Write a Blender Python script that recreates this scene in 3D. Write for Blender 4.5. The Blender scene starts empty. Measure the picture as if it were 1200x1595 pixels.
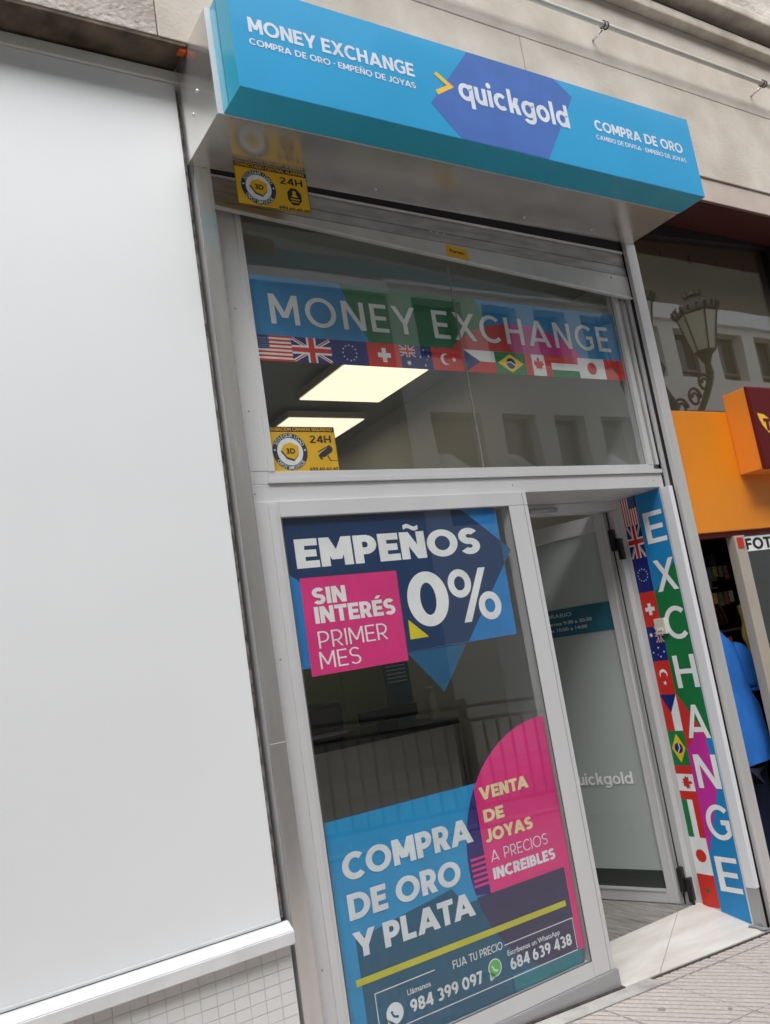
import bpy, bmesh, math, random
from math import radians, sin, cos, pi, atan
from mathutils import Vector, Matrix
random.seed(7)
S = bpy.context.scene
C = S.collection

# ------------------------------------------------------------------ camera
cam = bpy.data.cameras.new('camera'); camo = bpy.data.objects.new('camera', cam); C.objects.link(camo)
RW = ((0.8444534446744411, 0.04288108650204815, -0.5339097228913092),
      (-0.5128482584410617, -0.22287968180677642, -0.8290424061841952),
      (-0.1545478682850098, 0.9739023872329885, -0.1662200245170398))
M4 = Matrix(RW).to_4x4(); M4.translation = Vector((-1.13582933, -2.67604452, 1.55))
camo.matrix_world = M4
cam.sensor_fit = 'VERTICAL'; cam.sensor_height = 24.0; cam.lens = 1329.975 / 1595 * 24.0
cam.clip_start = 0.05; cam.clip_end = 400
S.camera = camo

# ------------------------------------------------------------------ sky, sun, exposure
w = bpy.data.worlds.new("World"); S.world = w; w.use_nodes = True
nt = w.node_tree; bg = nt.nodes['Background']
sky = nt.nodes.new('ShaderNodeTexSky'); sky.sky_type = 'NISHITA'; sky.sun_disc = False
SUN_EL, SUN_AZ = radians(52), radians(205)
sky.sun_elevation = SUN_EL; sky.sun_rotation = SUN_AZ
sky.air_density = 1.0; sky.dust_density = 3.0; sky.ozone_density = 1.0
hs = nt.nodes.new('ShaderNodeHueSaturation'); hs.inputs['Saturation'].default_value = 0.3
nt.links.new(sky.outputs[0], hs.inputs['Color']); nt.links.new(hs.outputs[0], bg.inputs[0])
bg.inputs[1].default_value = 0.15
sd = bpy.data.lights.new('sun', 'SUN'); sd.energy = 1.4; sd.angle = radians(50); sd.color = (1, .99, .985)
so = bpy.data.objects.new('sun', sd); C.objects.link(so)
d = Vector((sin(SUN_AZ) * cos(SUN_EL), cos(SUN_AZ) * cos(SUN_EL), sin(SUN_EL)))
so.rotation_euler = d.to_track_quat('Z', 'Y').to_euler()
S.view_settings.view_transform = 'Standard'; S.view_settings.look = 'None'
S.view_settings.gamma = 1; S.view_settings.exposure = 0.98
S.view_settings.use_curve_mapping = False

# ------------------------------------------------------------------ materials
def srgb(r, g, b):
    f = lambda c: (c / 255 / 12.92) if c / 255 <= .04045 else ((c / 255 + .055) / 1.055) ** 2.4
    return (f(r), f(g), f(b))
MATS = {}
def mat(name, col, rough=.5, metal=0., noise=0., nscale=6., bump=0., bscale=40., spec=.5, coat=0., stretch=None, col2=None, detail=4):
    if name in MATS: return MATS[name]
    m = bpy.data.materials.new(name); m.use_nodes = True; MATS[name] = m
    t = m.node_tree; b = t.nodes['Principled BSDF']
    b.inputs['Base Color'].default_value = (*col, 1); b.inputs['Roughness'].default_value = rough
    b.inputs['Metallic'].default_value = metal; b.inputs['Specular IOR Level'].default_value = spec
    b.inputs['Coat Weight'].default_value = coat
    tc = t.nodes.new('ShaderNodeTexCoord'); mp = t.nodes.new('ShaderNodeMapping')
    t.links.new(tc.outputs['Object'], mp.inputs[0])
    if stretch: mp.inputs['Scale'].default_value = stretch
    if noise > 0 or col2:
        n = t.nodes.new('ShaderNodeTexNoise'); n.inputs['Scale'].default_value = nscale; n.inputs['Detail'].default_value = detail
        t.links.new(mp.outputs[0], n.inputs['Vector'])
        r = t.nodes.new('ShaderNodeValToRGB')
        c2 = col2 or tuple(c * (1 - noise) for c in col); c1 = col if col2 else tuple(min(1, c * (1 + noise * .5)) for c in col)
        r.color_ramp.elements[0].color = (*c2, 1); r.color_ramp.elements[1].color = (*c1, 1)
        r.color_ramp.elements[0].position = .35; r.color_ramp.elements[1].position = .65
        t.links.new(n.outputs[0], r.inputs[0]); t.links.new(r.outputs[0], b.inputs['Base Color'])
        if metal > .5:
            mr = t.nodes.new('ShaderNodeMapRange'); mr.inputs[3].default_value = rough * .75; mr.inputs[4].default_value = rough * 1.35
            t.links.new(n.outputs[0], mr.inputs[0]); t.links.new(mr.outputs[0], b.inputs['Roughness'])
    if bump > 0:
        n2 = t.nodes.new('ShaderNodeTexNoise'); n2.inputs['Scale'].default_value = bscale; n2.inputs['Detail'].default_value = 6
        t.links.new(mp.outputs[0], n2.inputs['Vector'])
        bp = t.nodes.new('ShaderNodeBump'); bp.inputs['Strength'].default_value = bump; bp.inputs['Distance'].default_value = .01
        t.links.new(n2.outputs[0], bp.inputs['Height']); t.links.new(bp.outputs[0], b.inputs['Normal'])
    return m
def ink(name, r, g, b, rough=.45):
    return mat('ink_' + name, srgb(r, g, b), rough, noise=.09, nscale=7)
def emis(name, col, st):
    m = bpy.data.materials.new(name); m.use_nodes = True; t = m.node_tree
    b = t.nodes['Principled BSDF']; b.inputs['Base Color'].default_value = (*col, 1)
    b.inputs['Emission Color'].default_value = (*col, 1); b.inputs['Emission Strength'].default_value = st
    return m
def glassmat(name, f0, tint=(.93, .95, .93), rough=0.):
    m = bpy.data.materials.new(name); m.use_nodes = True; t = m.node_tree
    for n in list(t.nodes): t.nodes.remove(n)
    o = t.nodes.new('ShaderNodeOutputMaterial'); mx = t.nodes.new('ShaderNodeMixShader')
    tr = t.nodes.new('ShaderNodeBsdfTransparent'); tr.inputs[0].default_value = (*tint, 1)
    gl = t.nodes.new('ShaderNodeBsdfGlossy'); gl.inputs['Roughness'].default_value = rough; gl.inputs[0].default_value = (1, 1, 1, 1)
    lw = t.nodes.new('ShaderNodeLayerWeight'); lw.inputs[0].default_value = .5
    pw = t.nodes.new('ShaderNodeMath'); pw.operation = 'POWER'; pw.inputs[1].default_value = 4.0
    ml = t.nodes.new('ShaderNodeMath'); ml.operation = 'MULTIPLY_ADD'; ml.inputs[1].default_value = 1 - f0; ml.inputs[2].default_value = f0
    t.links.new(lw.outputs['Facing'], pw.inputs[0]); t.links.new(pw.outputs[0], ml.inputs[0]); t.links.new(ml.outputs[0], mx.inputs[0])
    t.links.new(tr.outputs[0], mx.inputs[1]); t.links.new(gl.outputs[0], mx.inputs[2]); t.links.new(mx.outputs[0], o.inputs[0])
    # slightly wavy pane
    tc = t.nodes.new('ShaderNodeTexCoord'); n = t.nodes.new('ShaderNodeTexNoise'); n.inputs['Scale'].default_value = 1.3
    bp = t.nodes.new('ShaderNodeBump'); bp.inputs['Strength'].default_value = .04; bp.inputs['Distance'].default_value = .02
    t.links.new(tc.outputs['Object'], n.inputs['Vector']); t.links.new(n.outputs[0], bp.inputs['Height']); t.links.new(bp.outputs[0], gl.inputs['Normal'])
    return m

ALU = mat('brushed_aluminium', (.78, .77, .76), .38, .6, noise=.12, nscale=8, stretch=(1, 1, .12))
ALUW = mat('anodised_frame', srgb(212, 213, 214), .42, .15, noise=.05, nscale=4, stretch=(1, 1, .2))
ALUD = mat('darker_frame_grey', srgb(172, 172, 172), .42, .35, noise=.08, nscale=5)  # darker, more metallic version of the frame grey
STEEL = mat('stainless_steel', (.80, .785, .765), .24, .85, noise=.15, nscale=3, stretch=(6, 6, .5), bump=.03, bscale=2)
STEELB = mat('steel_box', (.80, .79, .765), .22, .85, noise=.12, nscale=4, bump=.05, bscale=1.5)
SLAT = mat('shutter_slat', (.45, .45, .45), .42, .8, noise=.25, nscale=10, stretch=(.6, 1, 3))
DARK = mat('black_rubber', (.012, .013, .015), .6)
WHITEP = mat('white_powder_panel', srgb(234, 237, 239), .46, noise=.03, nscale=1.1, bump=.05, bscale=1.6)
WTRIM = mat('white_trim', srgb(222, 221, 214), .45, noise=.04, nscale=8)
WSILL = mat('white_sill', srgb(222, 224, 225), .4, noise=.07, nscale=9)
TILE = mat('white_glazed_tile', srgb(226, 226, 225), .28, noise=.05, nscale=5, bump=.08, bscale=25)
GROUT = mat('grey_grout', srgb(206, 205, 201), .8)
STONE = mat('limestone', srgb(206, 198, 188), .85, nscale=3.4, bump=.3, bscale=60, col2=srgb(186, 176, 164), detail=12)
STONEP = mat('pitted_limestone', srgb(206, 200, 192), .9, bump=1., bscale=42, nscale=4, col2=srgb(166, 157, 148), detail=8)
STONEL = mat('ledge_stone', srgb(214, 206, 194), .85, bump=.3, bscale=40, nscale=6, col2=srgb(180, 169, 154), detail=8)
SOFF = mat('stained_soffit', srgb(112, 98, 80), .9, bump=.4, bscale=30, nscale=7, col2=srgb(58, 50, 42), detail=8)
MAROON = mat('maroon_soffit', srgb(64, 18, 18), .7, noise=.2, nscale=4)
CYAN = mat('sign_cyan', srgb(38, 160, 214), .32, noise=.05, nscale=2.5, coat=.2)
CYANS = mat('sign_cyan_side', srgb(50, 172, 204), .3, noise=.06, nscale=3, coat=.3)
PURP = ink('royal_blue', 72, 112, 188, .35)
INKW = ink('white', 240, 243, 244); INKY = ink('yellow', 240, 200, 50)
ORANGE = mat('orange_fascia', srgb(230, 138, 24), .45, noise=.09, nscale=2)
ORANGE2 = mat('orange_box_side', srgb(240, 146, 52), .35)
WINE = mat('wine_red', srgb(98, 8, 12), .45, spec=.3)
MARBLE = mat('white_marble', srgb(228, 226, 221), .4, nscale=2.4, col2=srgb(208, 203, 195), detail=10, stretch=(1, 5, 1), bump=.04)
PAVE = mat('ribbed_paver', srgb(200, 192, 186), .9, nscale=60, col2=srgb(184, 175, 168), detail=9, bump=.2, bscale=90)
PJOINT = mat('paver_joint', srgb(84, 74, 68), .95, noise=.2, nscale=20)
CEMENT = mat('patched_cement', srgb(192, 190, 186), .9, nscale=9, col2=srgb(160, 155, 150), detail=10, bump=.6, bscale=50)
ASPH = mat('granite_paving', (.30, .29, .28), .9, noise=.3, nscale=30, bump=.4, bscale=120)
PAV2 = mat('far_pavement', srgb(186, 180, 172), .9, noise=.12, nscale=5)
PLAST = mat('pale_plaster', srgb(224, 223, 218), .9, noise=.06, nscale=.6)
PLAST3 = mat('grey_plaster', srgb(150, 147, 138), .9, noise=.08, nscale=.6)
PLAST2 = mat('brown_plaster', srgb(112, 106, 92), .9, noise=.12, nscale=.5)
WHITEB = mat('white_blind', srgb(225, 228, 230), .6)
DGLASS = mat('dark_window_glass', (.03, .035, .035), .08, spec=.8)
WALLI = mat('shop_wall_paint', srgb(206, 207, 202), .8)
CEIL = mat('shop_ceiling', srgb(150, 154, 150), .85)
GREENW = mat('green_glass_partition', srgb(140, 152, 116), .35)
FLOORI = mat('grey_laminate', srgb(158, 155, 150), .5, nscale=9, col2=srgb(118, 115, 110), detail=8, stretch=(6, .8, 1))
BLACKP = mat('black_plastic', (.012, .012, .013), .35)
IRON = mat('wrought_iron', (.025, .027, .022), .5)
RAILM = mat('railing_paint', (.03, .035, .035), .5)
LEDM = emis('led_panel_light', (1., .87, .66), .60)
LEDF = mat('led_housing', srgb(190, 184, 170), .5)
UPG = glassmat('clear_glass', .052, (.995, 1, .995)); LOWG = glassmat('window_glass', .036, (.995, 1, .995))
NBG = glassmat('tinted_glass', .14, (.86, .85, .80))
FROST = None

# ------------------------------------------------------------------ helpers
def wloc(p):
    while p is not None and p.parent: p = p.parent
    return Vector(p.location) if p is not None else Vector((0, 0, 0))
def mk(name, verts, faces, m, parent=None, smooth=False, kind=None):
    L = wloc(parent); me = bpy.data.meshes.new(name)
    me.from_pydata([tuple(Vector(v) - L) for v in verts], [], faces); me.validate(); me.update()
    ms = m if isinstance(m, (list, tuple)) else [m]
    for x in ms: me.materials.append(x)
    if smooth:
        for p in me.polygons: p.use_smooth = True
    o = bpy.data.objects.new(name, me); C.objects.link(o)
    if parent: o.parent = parent
    if kind: o['kind'] = kind
    return o
def frombm(name, bm, m, parent=None, smooth=False, kind=None):
    me = bpy.data.meshes.new(name); L = wloc(parent)
    bmesh.ops.translate(bm, vec=-L, verts=bm.verts); bmesh.ops.recalc_face_normals(bm, faces=bm.faces)
    bm.to_mesh(me); bm.free(); me.materials.append(m)
    if smooth:
        for p in me.polygons: p.use_smooth = True
    o = bpy.data.objects.new(name, me); C.objects.link(o)
    if parent: o.parent = parent
    if kind: o['kind'] = kind
    return o
BF = [(0, 3, 2, 1), (4, 5, 6, 7), (0, 1, 5, 4), (1, 2, 6, 5), (2, 3, 7, 6), (3, 0, 4, 7)]
def addbox(bm, x0, x1, y0, y1, z0, z1, bev=0):
    vs = [bm.verts.new(v) for v in ((x0, y0, z0), (x1, y0, z0), (x1, y1, z0), (x0, y1, z0), (x0, y0, z1), (x1, y0, z1), (x1, y1, z1), (x0, y1, z1))]
    fs = [bm.faces.new([vs[i] for i in f]) for f in BF]
    if bev:
        es = list({e for f in fs for e in f.edges}); bmesh.ops.bevel(bm, geom=es, offset=bev, segments=2, affect='EDGES', profile=.6)
    return vs
def box(name, x0, x1, y0, y1, z0, z1, m, parent=None, bev=0, kind=None):
    bm = bmesh.new(); addbox(bm, x0, x1, y0, y1, z0, z1, bev); return frombm(name, bm, m, parent, kind=kind)
def hexa(name, pts, m, parent=None, bev=0, kind=None):   # 8 free corners, same order as a box
    bm = bmesh.new(); vs = [bm.verts.new(v) for v in pts]; fs = [bm.faces.new([vs[i] for i in f]) for f in BF]
    if bev: bmesh.ops.bevel(bm, geom=list(bm.edges), offset=bev, segments=2, affect='EDGES')
    return frombm(name, bm, m, parent, kind=kind)
def addtube(bm, pts, r, n=10, cap=True):
    rings = []
    for i, p in enumerate(pts):
        p = Vector(p); a = Vector(pts[max(0, i - 1)]); b = Vector(pts[min(len(pts) - 1, i + 1)]); t = (b - a).normalized()
        u = t.orthogonal().normalized() if i == 0 else (u - t * u.dot(t)).normalized()
        v = t.cross(u); rr = r[i] if isinstance(r, (list, tuple)) else r
        rings.append([bm.verts.new(p + (u * cos(2 * pi * k / n) + v * sin(2 * pi * k / n)) * rr) for k in range(n)])
    for a, b in zip(rings, rings[1:]):
        for k in range(n): bm.faces.new((a[k], a[(k + 1) % n], b[(k + 1) % n], b[k]))
    if cap: bm.faces.new(rings[0][::-1]); bm.faces.new(rings[-1])
def tube(name, pts, r, m, parent=None, n=10, smooth=True):
    bm = bmesh.new(); addtube(bm, pts, r, n); return frombm(name, bm, m, parent, smooth)
def addlathe(bm, cx, cy, prof, n=12, rot=0):
    rings = [[bm.verts.new((cx + r * cos(2 * pi * k / n + rot), cy + r * sin(2 * pi * k / n + rot), z)) for k in range(n)] for r, z in prof]
    for a, b in zip(rings, rings[1:]):
        for k in range(n): bm.faces.new((a[k], a[(k + 1) % n], b[(k + 1) % n], b[k]))
    bm.faces.new(rings[0][::-1]); bm.faces.new(rings[-1])
def lathe(name, cx, cy, prof, m, parent=None, n=16, smooth=True):
    bm = bmesh.new(); addlathe(bm, cx, cy, prof, n); return frombm(name, bm, m, parent, smooth)
def thing(name, label, cat, loc=(0, 0, 0), group=None):
    o = bpy.data.objects.new(name, None); C.objects.link(o); o.location = loc; o.empty_display_size = .05
    o['label'] = label; o['category'] = cat
    if group: o['group'] = group
    return o
def struct(o): o['kind'] = 'structure'; return o

# a printed surface: (u, v) on a plane, layers stacked towards the viewer
class Surf:
    def __init__(s, fn, step=.0004): s.fn = fn; s.step = step
    def P(s, u, v, l): return s.fn(u, v, l * s.step)
facade = lambda y: Surf(lambda u, v, h: Vector((u, y - h, v)))
def sheet(name, sf, pts, l, m, parent, t=.0003):
    n = len(pts); h = t / sf.step
    vs = [sf.P(u, v, l) for u, v in pts] + [sf.P(u, v, l - h) for u, v in pts]
    fs = [tuple(range(n)), tuple(range(2 * n - 1, n - 1, -1))] + [(i, i + n, (i + 1) % n + n, (i + 1) % n) for i in range(n)]
    return mk(name, vs, fs, m, parent)
def rect(u0, u1, v0, v1): return [(u0, v0), (u1, v0), (u1, v1), (u0, v1)]
def disc(cu, cv, r, n=32, rv=None, a0=0, a1=2 * pi):
    rv = rv or r; full = abs(a1 - a0 - 2 * pi) < 1e-6; k = n if full else n + 1
    return [(cu + r * cos(a0 + (a1 - a0) * i / n), cv + rv * sin(a0 + (a1 - a0) * i / n)) for i in range(k)]
def polys(name, sf, plist, l, m, parent):     # several flat polygons in one print
    vs, fs = [], []
    for pts in plist:
        b = len(vs); vs += [sf.P(u, v, l) for u, v in pts]; fs.append(tuple(range(b, b + len(pts))))
    return mk(name, vs, fs, m, parent)
def ring(cu, cv, r0, r1, n=40):
    out = []
    for i in range(n):
        a, b = 2 * pi * i / n, 2 * pi * (i + 1) / n
        out.append([(cu + r0 * cos(a), cv + r0 * sin(a)), (cu + r1 * cos(a), cv + r1 * sin(a)), (cu + r1 * cos(b), cv + r1 * sin(b)), (cu + r0 * cos(b), cv + r0 * sin(b))])
    return out
_tc = {}
def textmesh(body, sp=1.0):
    k = (body, sp)
    if k in _tc: return _tc[k]
    c = bpy.data.curves.new('text', 'FONT'); c.body = body; c.resolution_u = 4; c.size = 1; c.space_character = sp
    o = bpy.data.objects.new('text', c); C.objects.link(o); dg = bpy.context.evaluated_depsgraph_get(); dg.update()
    me = o.evaluated_get(dg).to_mesh(); vs = [(v.co.x, v.co.y) for v in me.vertices]; fs = [tuple(p.vertices) for p in me.polygons]
    o.evaluated_get(dg).to_mesh_clear(); bpy.data.objects.remove(o); bpy.data.curves.remove(c)
    _tc[k] = (vs, fs); return _tc[k]
CAPH = max(v[1] for v in textmesh('H')[0])
def text(body, sf, u0, u1, base, cap, l, m, parent, bold=0., sp=1.0, name='lettering', uv=None):
    """fit the words between u0 and u1 with capital height cap; bold = stroke growth as a fraction of cap"""
    vs, fs = textmesh(body, sp); xs = [v[0] for v in vs]; x0, x1 = min(xs), max(xs)
    r = bold * cap; su = (u1 - u0 - 2 * r) / (x1 - x0); sv = (cap - 2 * r) / CAPH
    offs = [(0, 0)]
    if r: offs += [(r, 0), (-r, 0), (0, r), (0, -r), (.8 * r, .8 * r), (-.8 * r, .8 * r), (.8 * r, -.8 * r), (-.8 * r, -.8 * r)]
    V, F = [], []
    for k, (a, b) in enumerate(offs):
        q = len(V)
        for x, y in vs:
            U, W = u0 + r + (x - x0) * su + a, base + r + y * sv + b
            if uv: U, W = uv(U, W)
            V.append(sf.P(U, W, l + k * .12))
        F += [tuple(i + q for i in f) for f in fs]
    return mk(name, V, F, m, parent)

# a geometric sans drawn from strokes (capital height 1), returns flat pieces
def glyph(ch, w):
    h = w * .9; G = []
    V = lambda x, y0=0., y1=1.: G.append([(x, y0), (x + w, y0), (x + w, y1), (x, y1)])
    Hb = lambda x0, x1, y: G.append([(x0, y), (x1, y), (x1, y + h), (x0, y + h)])
    def D(x0, y0, x1, y1, wd): G.append([(x0, y0), (x0 + wd, y0), (x1 + wd, y1), (x1, y1)])
    def A(cx, cy, rx, ry, a0, a1, vcut=False):
        n = max(6, int(abs(a1 - a0) / 9)); run = []
        for i in range(n + 1):
            t = radians(a0 + (a1 - a0) * i / n); run.append(((cx + rx * cos(t), cy + ry * sin(t)), (cx + (rx - w) * cos(t), cy + (ry - h) * sin(t))))
        for p, q in zip(run, run[1:]): G.append([p[0], q[0], q[1], p[1]])
    wd = w * 1.12
    if ch == 'A':
        W = .80 + w * .9; D(0, 0, (W - wd) / 2, 1, wd); D(W - wd, 0, (W - wd) / 2, 1, wd); Hb(W * .24, W * .76, .18)
    elif ch == 'B':
        W = .56 + w * .6; V(0); R = (1 + h) / 4 + .0
        for cy, k in ((1 - R, .93), (R, 1.)):
            X = W * k - R * .95; Hb(w * .9, X, cy + R - h); Hb(w * .9, X, cy - R); A(X, cy, R * .95, R, -90, 90)
    elif ch in 'CG':
        r = (.82 + w * .75) / 2; A(r, .5, r, .515, 46, 314 if ch == 'C' else 318); W = r * (1 + cos(radians(46))) + .02
        if ch == 'G': X = r * (1 + cos(radians(42))); Hb(r + .04, X, .50 - h * .5); G.append([(X - w, .30), (X, .5 - .515 * sin(radians(42)) + .0), (X, .5 - h * .4), (X - w, .5 - h * .4)]); W = X
    elif ch == 'D':
        W = .72 + w * .7; V(0); X = W - .5; Hb(w * .9, X, 1 - h); Hb(w * .9, X, 0); A(X, .5, .5, .5, -90, 90)
    elif ch in 'EF':
        W = .48 + w * .62; V(0); Hb(w * .9, W, 1 - h); Hb(w * .9, W * .93, .5 - h / 2)
        if ch == 'E': Hb(w * .9, W * 1.02, 0)
    elif ch == 'É': g, W = glyph('E', w); G += g; D(W * .32, 1.08, W * .55, 1.27, w)
    elif ch == 'H': W = .62 + w * .7; V(0); V(W - w); Hb(w * .9, W - w * .9, .5 - h / 2)
    elif ch == 'I': W = w; V(0)
    elif ch == 'J': W = .40 + w * .6; V(W - w, .30); A(W - .33, .31, .33, .325, -145, 0)
    elif ch == 'L': W = .45 + w * .6; V(0); Hb(w * .9, W, 0)
    elif ch == 'M': W = .74 + w * .8; V(0); V(W - w); D(W / 2 - wd / 2, .22, 0.0, 1, wd * .98); D(W / 2 - wd / 2, .22, W - wd * .98, 1, wd * .98)
    elif ch == 'N': W = .62 + w * .75; V(0); V(W - w); D(W - wd, 0, 0, 1, wd)
    elif ch == 'Ñ':
        g, W = glyph('N', w); G += g; q = [(W * .2 + W * .6 * i / 12, 1.17 + .055 * sin(2 * pi * i / 12)) for i in range(13)]
        for a, b in zip(q, q[1:]): G.append([(a[0], a[1] - h * .33), (b[0], b[1] - h * .33), (b[0], b[1] + h * .33), (a[0], a[1] + h * .33)])
    elif ch == 'O': r = (.86 + w * .75) / 2; W = 2 * r; A(r, .5, r, .515, 0, 360)
    elif ch in 'PR':
        W = .54 + w * .62; V(0); R = .325 + h * .08; cy = 1 - R; X = W - R; Hb(w * .9, X, 1 - h); Hb(w * .9, X, cy - R); A(X, cy, R, R, -90, 90)
        if ch == 'R': D(W - wd * .96, 0, W * .34, cy - R + h * .5, wd); W = W * 1.02
    elif ch == 'S':
        R = (1.02 + h) / 4; rx = .27 + w * .35; A(rx, 1.01 - R, rx, R, 32, 270); A(rx, R - .01, rx, R, -148, 90); W = 2 * rx
    elif ch == 'T': W = .58 + w * .6; Hb(0, W, 1 - h); V(W / 2 - w / 2, 0, 1 - h * .5)
    elif ch == 'U': W = .60 + w * .7; V(0, .36); V(W - w, .36); A(W / 2, .37, W / 2, .385, 180, 360)
    elif ch == 'V': W = .78 + w * .9; D((W - wd) / 2, 0, 0, 1, wd); D((W - wd) / 2, 0, W - wd, 1, wd)
    elif ch == 'X': W = .70 + w * .9; D(0, 0, W - wd * 1.05, 1, wd * 1.05); D(W - wd * 1.05, 0, W * .03, 1, wd * 1.05)
    elif ch == 'Y': W = .72 + w * .85; V(W / 2 - w / 2, 0, .45); D(W / 2 - wd / 2, .38, 0, 1, wd); D(W / 2 - wd / 2, .38, W - wd, 1, wd)
    elif ch == '0': W = .62 + w * .6; A(W / 2, .5, W / 2, .515, 0, 360)
    elif ch == '2': W = .52 + w * .5; A(W / 2, .70, W / 2, .31, -20, 165); D(0, h * .8, W * .94 - wd, .62, wd * 1.1); Hb(0, W, 0)
    elif ch in '38':
        R = (1.02 + h) / 4; rx = .27 + w * .35; W = 2 * rx; a = (0, 360) if ch == '8' else (-95, 145); b = (0, 360) if ch == '8' else (-145, 95)
        A(rx, 1.01 - R, rx * .93, R, *a); A(rx, R - .01, rx, R, *b)
    elif ch == '4': W = .62 + w * .5; V(W * .60, 0, 1); Hb(0, W, .20); D(0, .24, W * .60 - wd * .15, 1, wd)
    elif ch == '7': W = .50 + w * .5; Hb(0, W, 1 - h); D(W * .16, 0, W - wd, 1 - h * .3, wd)
    elif ch in '69':
        rx = .27 + w * .32; R = .335; W = 2 * rx; g = G
        A(rx, R - .01, rx, R, 0, 360); A(rx + .13, .36, rx + .13, .65, 100, 178)
        if ch == '9': G = [[(W - x, 1 - y) for x, y in p] for p in G]
    elif ch == '5': W = .52 + w * .5; Hb(.06, W * .95, 1 - h); V(.06, .5, 1); A(W / 2, .32, W / 2, .33, -145, 120)
    elif ch == '%':
        W = 1.02 + w; r = .20 + w * .42; w0 = w; w = w0 * .82; h = w * .9; A(r, .74, r, .27, 0, 360); A(W - r, .26, r, .27, 0, 360); D(W * .20, 0, W * .80 - w0, 1, w0 * .95)
    elif ch in 'oqgdc':
        r = .27 + w * .45; X = .36; A(r, X, r, X + .01, 0 if ch != 'c' else 45, 360 if ch != 'c' else 315); W = 2 * r
        if ch == 'd': V(W - w * .95, 0, 1.03)
        if ch == 'q': V(W - w * .95, -.28, .72)
        if ch == 'g': V(W - w * .95, -.02, .72); A(r, .0, r, .29, -150, 0)
        if ch == 'c': W *= .93
    elif ch == 'u': W = .40 + w * .9; V(0, .28, .72); V(W - w, 0, .72); A(W / 2, .29, W / 2, .30, 180, 360)
    elif ch == 'i': W = w; V(0, 0, .72); G.append([(w / 2 + w * .62 * cos(t), .92 + w * .62 * sin(t)) for t in [2 * pi * i / 14 for i in range(14)]])
    elif ch == 'l': W = w; V(0, 0, 1.03)
    elif ch == 'k': W = .40 + w * .95; V(0, 0, 1.03); D(w * .6, .24, W - wd * 1.15, .72, wd * 1.1); D(W - wd * 1.05, 0, w * 1.3, .44, wd * 1.1)
    elif ch == '·': W = w; G.append([(0, .42), (w, .42), (w, .42 + w), (0, .42 + w)])
    elif ch == ' ': W = .32 - w * .2
    elif ch == ':': W = w; Hb(0, w, 0); Hb(0, w, .5)
    else: W = .3
    return G, W
KERN = {'LA': -.0, 'AT': -.11, 'TA': -.11, 'PA': -.09, 'AY': -.1, 'YA': -.1, 'OY': -.05, 'RA': -.02, 'AV': -.1, 'TU': 0, 'XC': -.04, 'EX': -.02, 'EY': -.03, 'Y ': -.08, 'AS': -.03}
def gtext(body, sf, u0, u1, base, cap, l, m, parent, w=.2, gap=None, name='lettering'):
    gap = .17 - w * .42 if gap is None else gap; X = 0; P = []
    for i, ch in enumerate(body):
        g, W = glyph(ch, w)
        P += [[(X + x, y) for x, y in p] for p in g]; X += W + (gap if i < len(body) - 1 else 0)
        X += KERN.get(body[i:i + 2], 0) if i < len(body) - 1 else 0
    k = (u1 - u0) / X; V, F = [], []
    for i, p in enumerate(P):
        b = len(V); V += [sf.P(u0 + x * k, base + y * cap, l + .05 * (i % 37)) for x, y in p]; F.append(tuple(range(b, b + len(p))))
    return mk(name, V, F, m, parent)

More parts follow.
